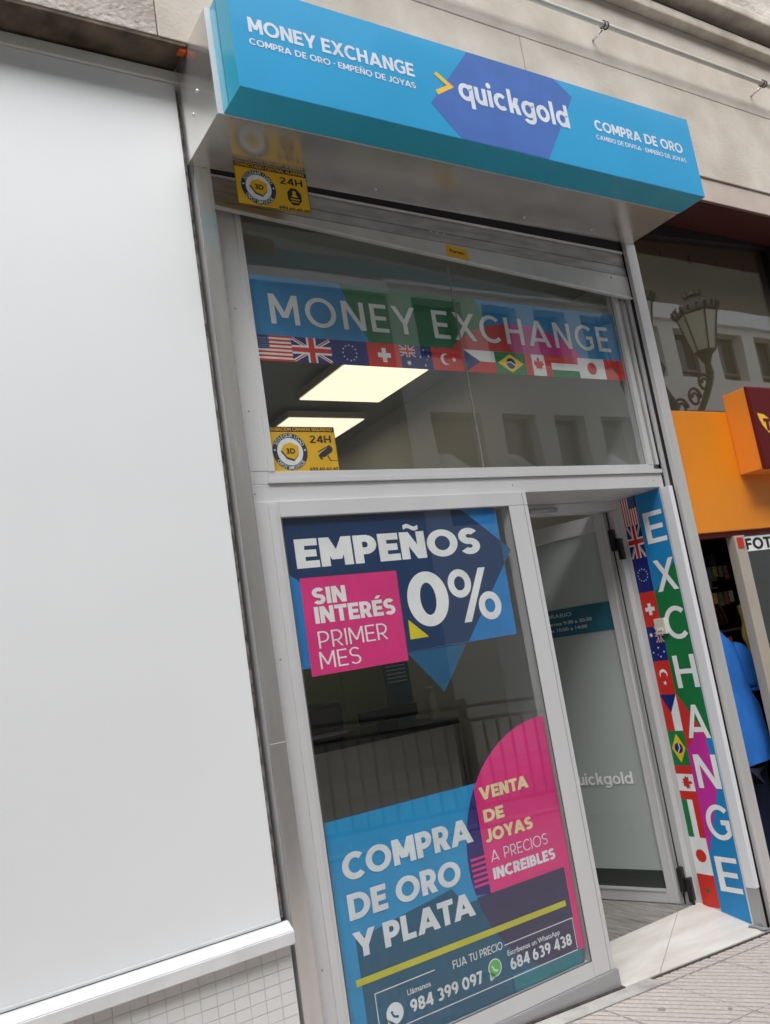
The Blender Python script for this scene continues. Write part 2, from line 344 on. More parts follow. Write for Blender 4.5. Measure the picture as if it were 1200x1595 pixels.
# ------------------------------------------------------------------ flags
RED = ink('red', 214, 48, 40); NAVY = ink('navy', 24, 40, 118); FGRN = ink('green', 20, 128, 66)
FYEL = ink('flag_yellow', 240, 205, 40); DGREEN = ink('dark_green', 22, 104, 62)
def flag(kind, sf, par, l, box_, rot=False):
    """flag-local s to the right, t up, both 0..1; rot turns it a quarter clockwise"""
    u0, u1, v0, v1 = box_
    if not rot: T = lambda s, t: (u0 + s * (u1 - u0), v0 + t * (v1 - v0)); asp = (u1 - u0) / (v1 - v0)
    else: T = lambda s, t: (u0 + t * (u1 - u0), v1 - s * (v1 - v0)); asp = abs((v1 - v0) / (u1 - u0))
    def P(pts): return [T(s, t) for s, t in pts]
    base = {'us': INKW, 'uk': NAVY, 'eu': NAVY, 'ch': RED, 'au': NAVY, 'tr': RED, 'cz': RED, 'br': FGRN, 'ca': RED, 'hu': INKW, 'jp': INKW, 'ma': RED}[kind]
    f = sheet('flag', sf, P(rect(0, 1, 0, 1)), l, base, par)
    pl = lambda nm, lst, k, m: polys(nm, sf, [P(q) for q in lst], l + k, m, f)
    star = lambda cs, ct, r, n=5, q=.45: [(cs + (r if i % 2 == 0 else r * q) * sin(pi * i / n) / asp, ct + (r if i % 2 == 0 else r * q) * cos(pi * i / n)) for i in range(2 * n)]
    def union(s0, s1, t0, t1, k):
        G = lambda s, t: (s0 + s * (s1 - s0), t0 + t * (t1 - t0))
        def band(a, b, wd):
            (x0, y0), (x1, y1) = a, b; dx, dy = x1 - x0, (y1 - y0) * .6; L = math.hypot(dx, dy); nx, ny = -dy / L * wd, dx / L * wd / .6
            q = [(x0 + nx, y0 + ny), (x1 + nx, y1 + ny), (x1 - nx, y1 - ny), (x0 - nx, y0 - ny)]
            return [G(min(1, max(0, x)), min(1, max(0, y))) for x, y in q]
        diag = [((0, 0), (1, 1)), ((0, 1), (1, 0))]
        pl('emblem', [band(*diag[0], .075)], k, INKW); pl('emblem', [band(*diag[1], .075)], k + .3, INKW)
        pl('emblem', [band(*diag[0], .028)], k + .6, RED); pl('emblem', [band(*diag[1], .028)], k + .9, RED)
        R4 = lambda a, b, c, e: [G(a, c), G(b, c), G(b, e), G(a, e)]
        pl('emblem', [R4(0, .38, .33, .67), R4(.38, .62, 0, 1), R4(.62, 1, .33, .67)], k + 1.2, INKW)
        pl('emblem', [R4(0, .43, .41, .59), R4(.43, .57, 0, 1), R4(.57, 1, .41, .59)], k + 1.5, RED)
    if kind == 'us':
        pl('stripes', [rect(0, 1, i / 13, (i + 1) / 13) for i in range(0, 13, 2)], .5, RED)
        pl('canton', [rect(0, .4, 6 / 13, 1)], 1, NAVY)
        pl('stars', [star(.035 + .055 * (i % 7), .52 + .09 * (i // 7), .022) for i in range(35)], 1.4, INKW)
    if kind == 'uk': union(0, 1, 0, 1, .5)
    if kind == 'eu': pl('stars', [star(.5 + .28 * sin(2 * pi * i / 12) * 1.0 / asp * 1.1, .5 + .31 * cos(2 * pi * i / 12), .045) for i in range(12)], .6, INKW)
    if kind == 'ch':
        q = .3; a = .1
        pl('cross', [rect(.5 - q / asp, .5 + q / asp, .5 - a, .5 + a), rect(.5 - a / asp, .5 + a / asp, .5 + a, .5 + q), rect(.5 - a / asp, .5 + a / asp, .5 - q, .5 - a)], .6, INKW)
    if kind == 'au':
        union(0, .48, .48, 1, .6)
        pl('stars', [star(.24, .24, .13, 7), star(.75, .83, .06, 7), star(.88, .58, .06, 7), star(.62, .52, .06, 7), star(.75, .17, .06, 7), star(.82, .42, .035)], .7, INKW)
    if kind == 'tr':
        pl('crescent', [disc(.4, .5, .25 / asp, 28, .25)], .5, INKW)
        pl('crescent_gap', [disc(.455, .5, .2 / asp, 28, .2)], .9, RED); pl('star', [star(.66, .5, .13)], 1.2, INKW)
    if kind == 'cz':
        pl('band', [rect(0, 1, .5, 1)], .5, INKW); pl('triangle', [[(0, 0), (.5, .5), (0, 1)]], 1, NAVY)
    if kind == 'br':
        pl('diamond', [[(.08, .5), (.5, .08), (.92, .5), (.5, .92)]], .5, FYEL); pl('globe', [disc(.5, .5, .25 / asp, 28, .25)], .9, NAVY)
        pl('ribbon', [[(.5 - .24 / asp, .56), (.5, .6), (.5 + .23 / asp, .43), (.5 + .22 / asp, .38), (.5, .54), (.5 - .25 / asp, .5)]], 1.3, INKW)
    if kind == 'ca':
        pl('band', [rect(.25, .75, 0, 1)], .5, INKW)
        lf = [(0, -.32), (.02, -.14), (.2, -.17), (.17, -.08), (.32, .06), (.25, .1), (.28, .22), (.16, .18), (.13, .24), (.06, .14), (.08, .3), (.0, .4)]
        lf = lf + [(-x, y) for x, y in lf[::-1][1:-0 or None]]
        pl('leaf', [[(.5 + x / asp, .5 + y) for x, y in lf]], .9, RED)
    if kind == 'hu':
        pl('band', [rect(0, 1, .66, 1)], .5, RED); pl('band', [rect(0, 1, 0, .33)], .5, FGRN)
    if kind == 'jp': pl('sun_disc', [disc(.5, .5, .3 / asp, 32, .3)], .5, RED)
    if kind == 'ma': pl('star', [star(.5, .48, .2, 5, .4)], .5, DGREEN)
    return f
FLAGS = ['us', 'uk', 'eu', 'ch', 'au', 'tr', 'cz', 'br', 'ca', 'hu', 'jp', 'ma']

# ================================================================== ground
SL = -.058
zg = lambda x: .152 + SL * (x - 1.35)
def slab_sheet(name, x0, x1, y0, y1, dz, m, th=.2):
    return struct(hexa(name, [(x0, y0, zg(x0) + dz - th), (x1, y0, zg(x1) + dz - th), (x1, y1, zg(x1) + dz - th), (x0, y1, zg(x0) + dz - th),
                              (x0, y0, zg(x0) + dz), (x1, y0, zg(x1) + dz), (x1, y1, zg(x1) + dz), (x0, y1, zg(x0) + dz)], m))
ground = slab_sheet('ground', -120, 120, -120, 120, -.35, ASPH, .3)
pavement = slab_sheet('pavement', -30, 30, -3.4, .02, -.012, PJOINT, .3)
for o in (ground, pavement): pass
kerb = slab_sheet('kerb', -30, 30, -3.55, -3.402, -.004, STONEL, .3)
road = slab_sheet('road', -30, 30, -6.6, -3.552, -.14, ASPH, .15)
line_ = slab_sheet('road_marking', -30, 30, -3.85, -3.72, -.136, mat('yellow_marking', srgb(214, 176, 80), .8, noise=.2), .003)
pav2 = slab_sheet('far_pavement', -30, 30, -8.1, -6.602, -.01, PAV2, .3)
# ribbed paving slabs
def ribbed(wd, dp):
    bm = bmesh.new(); addbox(bm, 0, wd, 0, dp, -.03, -.007)
    n = Vector((.80, .60)); p = .038; g = .0095
    def clip(poly, nx, ny, c):   # keep nx*x+ny*y<=c
        out = []
        for i in range(len(poly)):
            a, b = poly[i], poly[(i + 1) % len(poly)]; da, db = nx * a[0] + ny * a[1] - c, nx * b[0] + ny * b[1] - c
            if da <= 0: out.append(a)
            if da * db < 0: t = da / (da - db); out.append((a[0] + t * (b[0] - a[0]), a[1] + t * (b[1] - a[1])))
        return out
    k = -2
    while k * p < wd + dp:
        poly = [(0, 0), (wd, 0), (wd, dp), (0, dp)]
        poly = clip(poly, n.x, n.y, (k + 1) * p - g); poly = clip(poly, -n.x, -n.y, -k * p) if len(poly) > 2 else []
        if len(poly) > 2:
            a = [bm.verts.new((x, y, -.007)) for x, y in poly]; b = [bm.verts.new((x, y, 0)) for x, y in poly]
            try:
                bm.faces.new(b)
                for i in range(len(poly)): bm.faces.new((a[i], a[(i + 1) % len(poly)], b[(i + 1) % len(poly)], b[i]))
            except Exception: pass
        k += 1
    bmesh.ops.recalc_face_normals(bm, faces=bm.faces); me = bpy.data.meshes.new('paving_slab'); bm.to_mesh(me); bm.free(); me.materials.append(PAVE); return me
SW, SD = .34, .40
full = ribbed(SW - .006, SD - .006); strip = ribbed(SW - .006, .085)
for i in range(-8, 12):
    x = 1.487 + i * SW
    for j in range(0, 8):
        if j > 3 and (i < -3 or i > 8): continue
        o = bpy.data.objects.new('paving_slab', full); C.objects.link(o); o.parent = pavement
        y = -.068 - (j + 1) * SD; o.location = (x, y, zg(x) + random.uniform(-.001, .0015)); o.rotation_euler = (0, atan(-SL), 0)
    if i >= 0:
        o = bpy.data.objects.new('paving_slab', strip); C.objects.link(o); o.parent = pavement
        o.location = (x, -.062, zg(x)); o.rotation_euler = (0, atan(-SL), 0)
grime = mat('damp_grime', srgb(70, 64, 58), .95, noise=.4, nscale=30)
slab_sheet('ground_joint', .06, 1.352, .012, .0275, .006, grime, .02); slab_sheet('ground_joint', 1.352, 2.28, -.004, .0115, .0015, grime, .02)
for k, (gx, gy, gr) in enumerate(((1.28, -.23, .014), (1.05, -.28, .010), (1.90, -.20, .007), (1.44, -.40, .009))):
    mk('gum_spot', [(gx + gr * cos(t) * (1 + .2 * sin(3 * t + k)), gy + gr * sin(t), zg(gx + gr * cos(t)) + .0028) for t in [i * pi / 6 for i in range(12)]] + [(gx + gr * .9 * cos(t), gy + gr * .9 * sin(t), zg(gx + gr * cos(t)) - .004) for t in [i * pi / 6 for i in range(12)]], [tuple(range(12))] + [(i, i + 12, (i + 1) % 12 + 12, (i + 1) % 12) for i in range(12)], mat('old_gum', srgb(150, 141, 134), .8), pavement)
cement = slab_sheet('cement_strip', -.3, 1.485, -.066, .03, .002, CEMENT, .05)

# ================================================================== stone building above
bld = thing('stone_building', 'weathered beige limestone wall with a ledge and window above the shop signs', 'building', (0, -.14, 3.81))
YS = -.14
def block(x0, x1, z0, z1, m=STONE, dy=0, name='stone_block'):
    return box(name, x0 + .002, x1 - .002, YS + dy, .6, z0 + .002, z1 - .002, m, bld, .004)
xs = [-3.2, -2.0, -.9, -.13]
for a, b in zip(xs, xs[1:]): block(a, b, 3.812, 4.333, STONEP)
for a, b in zip([-.13, 1.668, 4.3], [1.668, 4.3, 5.6]): block(a, b, 3.812, 4.333, STONE if a < 2.5 else STONE, random.uniform(-.002, .002))
for a, b in zip([-3.2, -.2, 4.6], [-.2, 4.6, 5.6]): block(a, b, 4.333, 4.74, STONE, random.uniform(-.002, .002))
box('smooth_lintel', 2.36, 5.6, -.132, .4, 3.675, 3.811, mat('smooth_lintel_stone', srgb(190, 176, 166), .8, noise=.1, nscale=4), bld, .004)
box('moulding', -3.2, 5.6, -.20, .6, 4.742, 4.80, STONEL, bld, .012)
box('moulding_recess', -3.2, 5.6, -.15, .6, 4.80, 4.87, mat('shaded_recess', srgb(104, 92, 80), .9, noise=.3, nscale=8), bld)  # shade under the ledge is put into this dark colour
box('window_ledge', -3.2, 5.6, -.27, .6, 4.871, 4.93, STONEL, bld, .012)
box('upper_wall', -3.2, 1.9, -.12, .6, 4.932, 7.6, STONEP, bld); box('upper_wall', 3.1, 5.6, -.12, .6, 4.932, 7.6, STONEP, bld)
box('upper_wall', 1.9, 3.1, -.12, .6, 6.6, 7.6, STONEP, bld)
wf = box('window', 1.9, 3.1, .0, .05, 4.932, 6.6, DGLASS, bld)
box('window_frame', 1.9, 1.97, -.05, .03, 4.932, 6.6, WHITEB, bld); box('window_frame', 3.03, 3.1, -.05, .03, 4.932, 6.6, WHITEB, bld)
box('window_frame', 1.97, 3.03, -.05, .03, 4.932, 5.0, WHITEB, bld)
box('soffit', -3.2, -.03, YS + .003, .5, 3.80, 3.8115, SOFF, bld)
box('soffit', 2.36, 5.6, -.128, .4, 3.664, 3.6735, MAROON, bld)
box('wall_core', -3.2, .0, .09, .6, -.2, 3.799, mat('dark_masonry', srgb(70, 66, 60), .95, noise=.3, nscale=9, bump=.8, bscale=25), bld)
bk = box('loose_brick', -.055, -.026, -.128, -.10, 3.785, 3.80, mat('orange_brick', srgb(196, 84, 36), .9, noise=.2, nscale=30), bld, .003)
box('mortar_strip', -.033, -.0195, .018, .088, .80, 3.73, mat('rough_mortar', srgb(150, 147, 140), .95, nscale=25, col2=srgb(74, 71, 66), bump=.9, bscale=60), bld)

# conduit along the wall
pipe = thing('conduit_pipe', 'thin white painted conduit clipped along the stone wall above the blue sign', 'pipe', (2, -.23, 4.46))
tube('pipe', [(-3.2, -.23, 4.475), (5.6, -.23, 4.475)], .0135, mat('white_pipe', srgb(210, 208, 200), .4, noise=.08), pipe, 14)
for x in (-1.8, -.5, .85, 2.19, 3.50, 4.8):
    cl = bmesh.new()
    for a in (-.012, .012): addtube(cl, [(x + a + .0001 * k, -.23 + .018 * cos(k * pi / 6), 4.475 + .018 * sin(k * pi / 6)) for k in range(13)], .0035, 6)
    frombm('clamp', cl, mat('dark_clip', (.06, .06, .06), .4, .5), pipe, True)
    tube('clamp_stud', [(x, -.21, 4.462), (x, -.138, 4.452)], .006, STEEL, pipe, 8)

# ================================================================== white cladding wall (left)
wall = thing('white_shop_wall', 'plain white clad wall with a sloping white sill and mosaic base left of the shop', 'wall', (-1.5, 0, .8))
box('cladding_panel', -3.2, -.036, .0, .08, .80, 3.742, WHITEP, wall, .002)
box('top_trim', -3.2, -.014, -.012, .085, 3.744, 3.79, WTRIM, wall, .004)
hexa('sill', [(-3.2, -.050, .731), (-.016, -.050, .731), (-.010, .08, .731), (-3.2, .08, .731), (-3.2, -.050, .771), (-.016, -.050, .771), (-.012, .0, .794), (-3.2, .0, .794)], WSILL, wall, .003)
box('sill_upstand', -3.2, -.0365, -.006, -.001, .7955, .806, WSILL, wall, .003)
box('base_wall', -3.2, -.018, -.0078, .09, -.1, .7300, GROUT, wall)
TS = .0395; TW, TH = .050, .0345
tm = bmesh.new(); addbox(tm, 0, TW - .0018, -.0100, -.004, 0, TH - .0018, .0012); bmesh.ops.recalc_face_normals(tm, faces=tm.faces)
tme = bpy.data.meshes.new('tile'); tm.to_mesh(tme); tm.free(); tme.materials.append(TILE)
LW = wloc(wall); rest = bmesh.new(); cnt = 0
for r in range(14):
    for c in range(63):
        x = -.0185 - (c + 1) * TW; z = .7292 - (r + 1) * TH
        if z < zg(x) - .04: continue
        if c < 24 and cnt < 296:
            o = bpy.data.objects.new('tile', tme); C.objects.link(o); o.parent = wall
            o.location = Vector((x + random.uniform(-.0006, .0006), random.uniform(-.0008, .0004), z)) - LW; cnt += 1
            o.rotation_euler = (random.uniform(-.012, .012), random.uniform(-.004, .004), random.uniform(-.012, .012))
        else: addbox(rest, x, x + TW - .0018, -.0100, -.004, z, z + TH - .0018)
frombm('far_tiles', rest, TILE, wall, kind='stuff')

# ================================================================== sign box
sign = thing('shop_sign', 'long blue box sign reading MONEY EXCHANGE quickgold COMPRA DE ORO above the window', 'shop sign', (1.15, -.3, 3.42))
ZT = 3.417; XL, XR = -.0235, 2.318
# steel box: sides, bottom, top, back as sheets
box('side_plate', XL, XL + .003, -.31, -.0, ZT, 3.818, STEELB, sign)
box('side_plate', XR - .003, XR, -.31, -.0, ZT, 3.80, STEELB, sign)
box('bottom_plate', XL + .003, XR - .003, -.31, -.002, ZT, ZT + .003, STEELB, sign)
box('top_plate', XL + .003, XR - .003, -.31, -.142, 3.797, 3.80, STEELB, sign)
box('front_flange', XL, XR, -.315, -.3105, ZT - .002, 3.82, ALUW, sign)
for y, z in ((-.17, 3.60), (-.115, 3.545)):
    lathe_ = bmesh.new(); addtube(lathe_, [(XL + .001, y, z), (XL - .006, y, z)], [.008, .004], 8); frombm('rivet', lathe_, ALU, sign, True)
for x in (.75, 1.55, 1.98): tube('rivet', [(x, -.06, ZT + .001), (x, -.06, ZT - .005)], [.006, .003], ALU, sign, 8)
# blue light box
QX0, QX1, QY0, QY1, QZ0, QZ1 = -.0034, 2.3231, -.4615, -.316, ZT - .001, 3.8207
body = box('light_box', QX0, QX1, QY0 + .002, QY1, QZ0, QZ1, CYANS, sign, .002)
box('front_panel', QX0 + .0005, QX1 - .0005, QY0, QY0 + .0018, QZ0 + .0015, QZ1 - .0015, CYAN, sign)
box('side_seam', QX0 - .001, QX0 - .0001, -.368, -.362, QZ0 + .004, QZ1 - .004, mat('seam', srgb(70, 130, 170), .4), sign)
F = facade(QY0 - .0003)
sheet('logo_hexagon', F, [(1.003, 3.8185), (1.462, 3.8185), (1.555, 3.752), (1.34, 3.4195), (.896, 3.4195), (.778, 3.542)], 1, PURP, sign)
GOLD = ink('gold', 236, 196, 62)
chev = [(.815, 3.672), (.829, 3.686), (.904, 3.637), (.818, 3.585), (.810, 3.603), (.869, 3.637)]
polys('logo_chevron', F, [[chev[0], chev[1], chev[2], chev[5]], [chev[5], chev[2], chev[3], chev[4]]], 2.2, GOLD, sign)
LETW = ink('sign_white', 222, 230, 240)
gtext('quickgold', F, .923, 1.504, 3.592, .104, 2.2, LETW, sign, .20, .085)
gtext('MONEY EXCHANGE', F, .058, .722, 3.634, .056, 1, LETW, sign, .215)
gtext('COMPRA DE ORO · EMPEÑO DE JOYAS', F, .054, .718, 3.585, .025, 1, LETW, sign, .20)
gtext('COMPRA DE ORO', F, 1.66, 2.235, 3.622, .050, 1, LETW, sign, .22)
gtext('CAMBIO DE DIVISA · EMPEÑO DE JOYAS', F, 1.655, 2.245, 3.577, .022, 1, LETW, sign, .18)

# ================================================================== shutter guides, shutter
def guide(name, x0, x1, label, mirror):
    g = thing(name, label, 'shutter guide', ((x0 + x1) / 2, 0, 0), 'steel shutter guides')
    box('front_face', x0, x1, .0, .003, zg(x0) - .05, ZT, STEEL if not mirror else ALU, g, .0008)
    box('outer_side', x0 if not mirror else x1 - .003, (x0 + .003) if not mirror else x1, .0032, .13, zg(x0) - .05, ZT + .04, ALUW, g)
    xi0, xi1 = (x1 - .003, x1) if not mirror else (x0, x0 + .003)
    box('inner_side', xi0, xi1, .0032, .022, zg(x0) - .05, ZT + .04, ALU, g)
    box('inner_side', xi0, xi1, .044, .069, zg(x0) - .05, ZT + .04, ALUW, g)
    box('brush_seal', xi0 + (.004 if mirror else -.006), xi1 + (.006 if mirror else -.004), .0222, .0438, zg(x0) - .05, ZT + .04, DARK, g)
    return g
g1 = guide('shutter_guide', 0, .0622, 'left steel shutter guide, polished upright post beside the white clad wall', False)
box('joint_line', .003, .0592, -.0006, -.0001, 1.33, 1.3325, ALUW, g1)
g2 = guide('shutter_guide', 2.2791, 2.3498, 'right grey metal shutter guide, upright post beside the orange shop', True)
rs = thing('roller_shutter', 'rolled up metal roller shutter with a slightly crooked bottom bar under the sign box', 'roller shutter', (1.17, .03, 3.3))
def slat(name, zl0, zl1, zr0, zr1, y0, y1, m, bev=.002):
    x0, x1 = .066, 2.276
    hexa(name, [(x0, y0, zl0), (x1, y0, zr0), (x1, y1, zr0), (x0, y1, zl0), (x0, y0, zl1), (x1, y0, zr1), (x1, y1, zr1), (x0, y1, zl1)], m, rs, bev)
slat('bottom_bar', 3.288, 3.307, 3.133, 3.246, .026, .036, mat('bright_shutter_bar', (.62, .61, .59), .3, .8, noise=.1, nscale=5))
slat('bottom_lip', 3.280, 3.288, 3.122, 3.132, .020, .042, ALU)
slat('slat', 3.309, 3.349, 3.248, 3.299, .029, .038, SLAT)
slat('slat', 3.351, 3.405, 3.301, 3.368, .030, .038, SLAT)
slat('slat_lip', 3.407, 3.416, 3.370, 3.384, .024, .038, ALU)
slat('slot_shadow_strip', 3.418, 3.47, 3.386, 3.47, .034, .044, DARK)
box('bolt_hole', 2.15, 2.156, .0245, .0258, 3.225, 3.234, DARK, rs)
for x in (1.06, 1.10, 1.14, 1.07, 1.135): tube('rivet', [(x, .0285, 3.345 - x * .02), (x, .0262, 3.345 - x * .02)], .004, ALU, rs, 8)

# small yellow maker's label
PF = facade(.0255)
pt = thing('shutter_label', 'tiny yellow maker label stuck on the shutter bottom bar', 'label', (1.19, .025, 3.22))
pm = ink('label_yellow', 226, 182, 30); BLK = ink('black', 24, 22, 20)
sheet('label_sheet', PF, [(1.133, 3.211), (1.250, 3.204), (1.250, 3.264), (1.133, 3.271)], 1, pm, pt)
text('Persax', PF, 1.150, 1.232, 3.238, .016, 2, ink('label_red', 150, 50, 20), pt, .06, uv=lambda u, v: (u, v - .06 * (u - 1.133)))

# ================================================================== aluminium shopfront
sf = thing('shopfront', 'grey aluminium shopfront frame with large panes, transom and open glass door', 'shopfront', (1.15, .07, .15))
YT = .07; UG = .086
# upper light
box('frame_stile', .0655, .187, YT, YT + .05, 2.2725, 3.46, ALUW, sf, .003); box('frame_foot', .0655, .1608, YT + .001, YT + .05, 2.2255, 2.2715, ALUW, sf, .001)
box('frame_bead', .165, .189, YT - .006, YT + .002, 2.27, 3.45, ALUW, sf, .002)
box('frame_stile', 2.187, 2.2665, YT, YT + .05, 2.27, 3.46, ALUW, sf, .003)
box('frame_bead', 2.187, 2.207, YT - .007, YT + .001, 2.27, 3.45, ALUW, sf, .002)
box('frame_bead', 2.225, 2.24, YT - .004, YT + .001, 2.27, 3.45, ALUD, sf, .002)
box('transom', .0655, 2.2665, YT, .36, 2.156, 2.2245, ALUW, sf, .003)
box('glazing_ledge', .155, 2.2665, YT - .010, YT + .04, 2.2255, 2.2455, ALUW, sf, .002)
box('glazing_ledge', .162, 2.22, YT - .003, YT + .04, 2.2465, 2.271, ALUW, sf, .002)
box('pane', .187, 1.1745, UG, UG + .006, 2.272, 3.46, UPG, sf); box('pane', 1.1765, 2.187, UG, UG + .006, 2.272, 3.46, UPG, sf)
box('gasket', .1875, .1895, .0838, .0858, 2.2715, 3.45, mat('grey_gasket_upper', (.16, .16, .16), .6), sf); box('gasket', 2.1845, 2.1868, .0838, .0858, 2.2715, 3.45, MATS['grey_gasket_upper'], sf)
box('pane_joint', 1.1746, 1.1764, UG - .0006, UG + .0066, 2.272, 3.46, mat('clear_silicone', srgb(150, 152, 146), .4), sf)
# poster window
YP = .04
box('frame_stile', .0655, .1735, YP, .10, .205, 2.1545, ALUW, sf, .003)
box('frame_stile', .128, .158, YP - .006, YP, .222, 2.145, ALUW, sf, .0025)
def mitre(name, pts): return sheet(name, facade(YP), pts, 0, ALUW, sf, .05)
IN = (.1738, 1.2318, .2812, 2.0941); OUT = (.1736, 1.3387, .2218, 2.1453)
box('frame_stile', 1.2318, 1.3387, YP, .10, .2225, 2.0941, ALUW, sf, .003)
box('frame_head', .1738, 1.3387, YP, .10, 2.0945, 2.1545, ALUW, sf, .003)
box('frame_rail', .1738, 1.2315, YP, .10, .2225, .2812, ALUW, sf, .003)
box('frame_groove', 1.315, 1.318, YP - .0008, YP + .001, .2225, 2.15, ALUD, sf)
hexa('plinth', [(.0655, YP - .012, zg(.06) - .03), (1.349, YP - .012, zg(1.34) - .03), (1.349, .36, zg(1.34) - .03), (.0655, .36, zg(.06) - .03),
                (.0655, YP - .012, .2218), (1.349, YP - .012, .2218), (1.349, .36, .2218), (.0655, .36, .2218)], mat('plinth_alu', srgb(172, 172, 174), .4, .35, noise=.05), sf, .003)
box('pane', .1735, 1.2318, .045, .051, .2812, 2.0941, LOWG, sf)
box('return_panel', 1.3375, 1.3387, .101, .36, .2225, 2.155, ALUW, sf)
GK = mat('grey_gasket', (.10, .10, .10), .6)
for a in ((.1742, .1775, .2816, 2.0937), (1.2283, 1.2314, .2816, 2.0937)): box('gasket', a[0], a[1], YP + .0005, YP + .0048, a[2], a[3], GK, sf)
for a in ((.178, 1.228, .2816, .2846), (.178, 1.228, 2.0900, 2.0937)): box('gasket', a[0], a[1], YP + .0006, YP + .0047, a[2], a[3], GK, sf)
for (x, z) in ((.10, 2.19), (1.30, 2.19), (2.20, 2.19), (.10, .60), (.10, 1.6), (1.33, .18), (.7, .18), (.12, 2.9), (.12, 2.5)):
    yy = YT if z > 2.15 else (YP - .012 if z < .2 else YP)
    tube('screw', [(x, yy + .001, z), (x, yy - .0018, z)], [.0045, .003], ALUD, sf, 8)
tube('door_closer_stub', [(1.62, .352, 2.125), (1.80, .352, 2.125)], .012, ALUD, sf, 8)
# recessed door frame
box('door_jamb', 1.345, 1.40, .36, .42, .17, 2.155, ALUW, sf, .003); box('door_jamb', 1.402, 1.43, .37, .41, .17, 2.10, ALUD, sf, .002); box('door_jamb', 1.432, 1.465, .362, .42, .17, 2.10, ALUW, sf, .003)
box('door_head', 1.345, 2.233, .362, .44, 2.108, 2.1555, ALUW, sf, .003)
box('door_jamb', 2.195, 2.233, .362, .44, .17, 2.107, ALUW, sf, .003)
# reveal wall right of the entrance
rev = box('reveal_panel', 2.234, 2.2665, .0702, .45, zg(2.24) - .03, 2.155, ALUW, sf)
box('reveal_edge', 2.2335, 2.262, .018, .069, .285, 2.150, mat('white_edge_film', srgb(226, 228, 232), .4), sf, .002)
box('reveal_edge', 2.236, 2.262, .022, .069, zg(2.24) - .02, .284, ALUD, sf, .002)

# open door leaf (hinged on the right jamb, swung inwards)
dd = Vector((-.3132, .9497, 0)); dn = Vector((-.9497, -.3132, 0)); H = Vector((2.183, .40, 0))
def dbox(name, s0, s1, t0, t1, z0, z1, m, par, bev=0):
    P = lambda s, t, z: tuple(H + dd * s + dn * t + Vector((0, 0, z)))
    return hexa(name, [P(s0, t0, z0), P(s1, t0, z0), P(s1, t1, z0), P(s0, t1, z0), P(s0, t0, z1), P(s1, t0, z1), P(s1, t1, z1), P(s0, t1, z1)], m, par, bev)
WD = .70; DZ0, DZ1 = .178, 2.103
door = dbox('door', 0, .076, -.035, .006, DZ0, DZ1, ALUW, sf, .003)
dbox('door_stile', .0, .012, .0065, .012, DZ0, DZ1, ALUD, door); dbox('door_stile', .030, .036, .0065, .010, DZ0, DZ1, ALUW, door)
dbox('door_stile', WD - .076, WD, -.035, .006, DZ0, DZ1, ALUW, door, .003)
dbox('door_rail', .0765, WD - .0765, -.035, .006, 2.018, DZ1, ALUW, door, .003)
dbox('door_rail', .0765, WD - .0765, -.035, .006, DZ0, .24, ALUW, door, .003)
dbox('door_rail_cap', .0765, WD - .0765, .0062, .011, .232, .246, ALUW, door, .001)
FROST = mat('frosted_film', srgb(196, 204, 204), .25, noise=.04, nscale=2)
tf = FROST.node_tree; pb = tf.nodes['Principled BSDF']; pb.inputs['Transmission Weight'].default_value = 0
mo = tf.nodes['Material Output']; mxs = tf.nodes.new('ShaderNodeMixShader'); trn = tf.nodes.new('ShaderNodeBsdfTransparent'); mxs.inputs[0].default_value = .04
tf.links.new(pb.outputs[0], mxs.inputs[1]); tf.links.new(trn.outputs[0], mxs.inputs[2]); tf.links.new(mxs.outputs[0], mo.inputs[0])
dbox('glass', .0765, WD - .0765, -.016, -.012, .2405, 2.0175, LOWG, door)
dbox('frosted_film', .078, WD - .078, -.0185, -.0165, .325, 2.016, FROST, door)
dbox('skirt_strip', .078, WD - .078, -.0185, -.0165, .2410, .3245, mat('dark_green_skirt', srgb(48, 58, 54), .25), door)  # added dark strip, standing in for the inside skirting seen through clear glass
DS = Surf(lambda u, v, h: H + dd * (-u) + dn * (-.0115 + h) + Vector((0, 0, v)))     # u = -s, so words run towards the hinge
dbox('opening_hours_band', .077, WD - .077, -.0115, -.0108, 1.513, 1.657, mat('petrol_band', srgb(44, 104, 124), .4), door)
DW = ink('etched_white', 214, 230, 234)
DS2 = Surf(lambda u, v, h: H + dd * (-u) + dn * (-.0104 + h) + Vector((0, 0, v)))
text('HORARIO', DS2, -.50, -.308, 1.614, .020, 1, DW, door, .0)
text('Lunes a viernes 9:30 a 20:30', DS2, -.585, -.196, 1.574, .018, 1, DW, door, .03)
text('Sábados 10:00 a 14:00', DS2, -.535, -.230, 1.540, .018, 1, DW, door, .03)
gtext('quickgold', DS2, -.50, -.145, .742, .058, 1, ink('frost_letter', 246, 250, 250), door, .17, .1)
for z in (1.96, .30):
    dbox('hinge', -.028, -.003, -.02, .03, z - .06, z + .05, BLACKP, door, .003)
    dbox('hinge', -.05, -.029, -.03, .012, z - .11, z + .0, BLACKP, door, .003)
dbox('edge_seal', -.0025, -.0005, -.03, .0, DZ0, DZ1, DARK, door)
tube('hinge_rod', [(2.198, .358, .17), (2.198, .358, .30)], .008, BLACKP, door, 8)
tube('door_handle', [tuple(H + dd * .63 + dn * .055 + Vector((0, 0, .95))), tuple(H + dd * .63 + dn * .055 + Vector((0, 0, 1.25)))], .012, STEEL, door, 10)

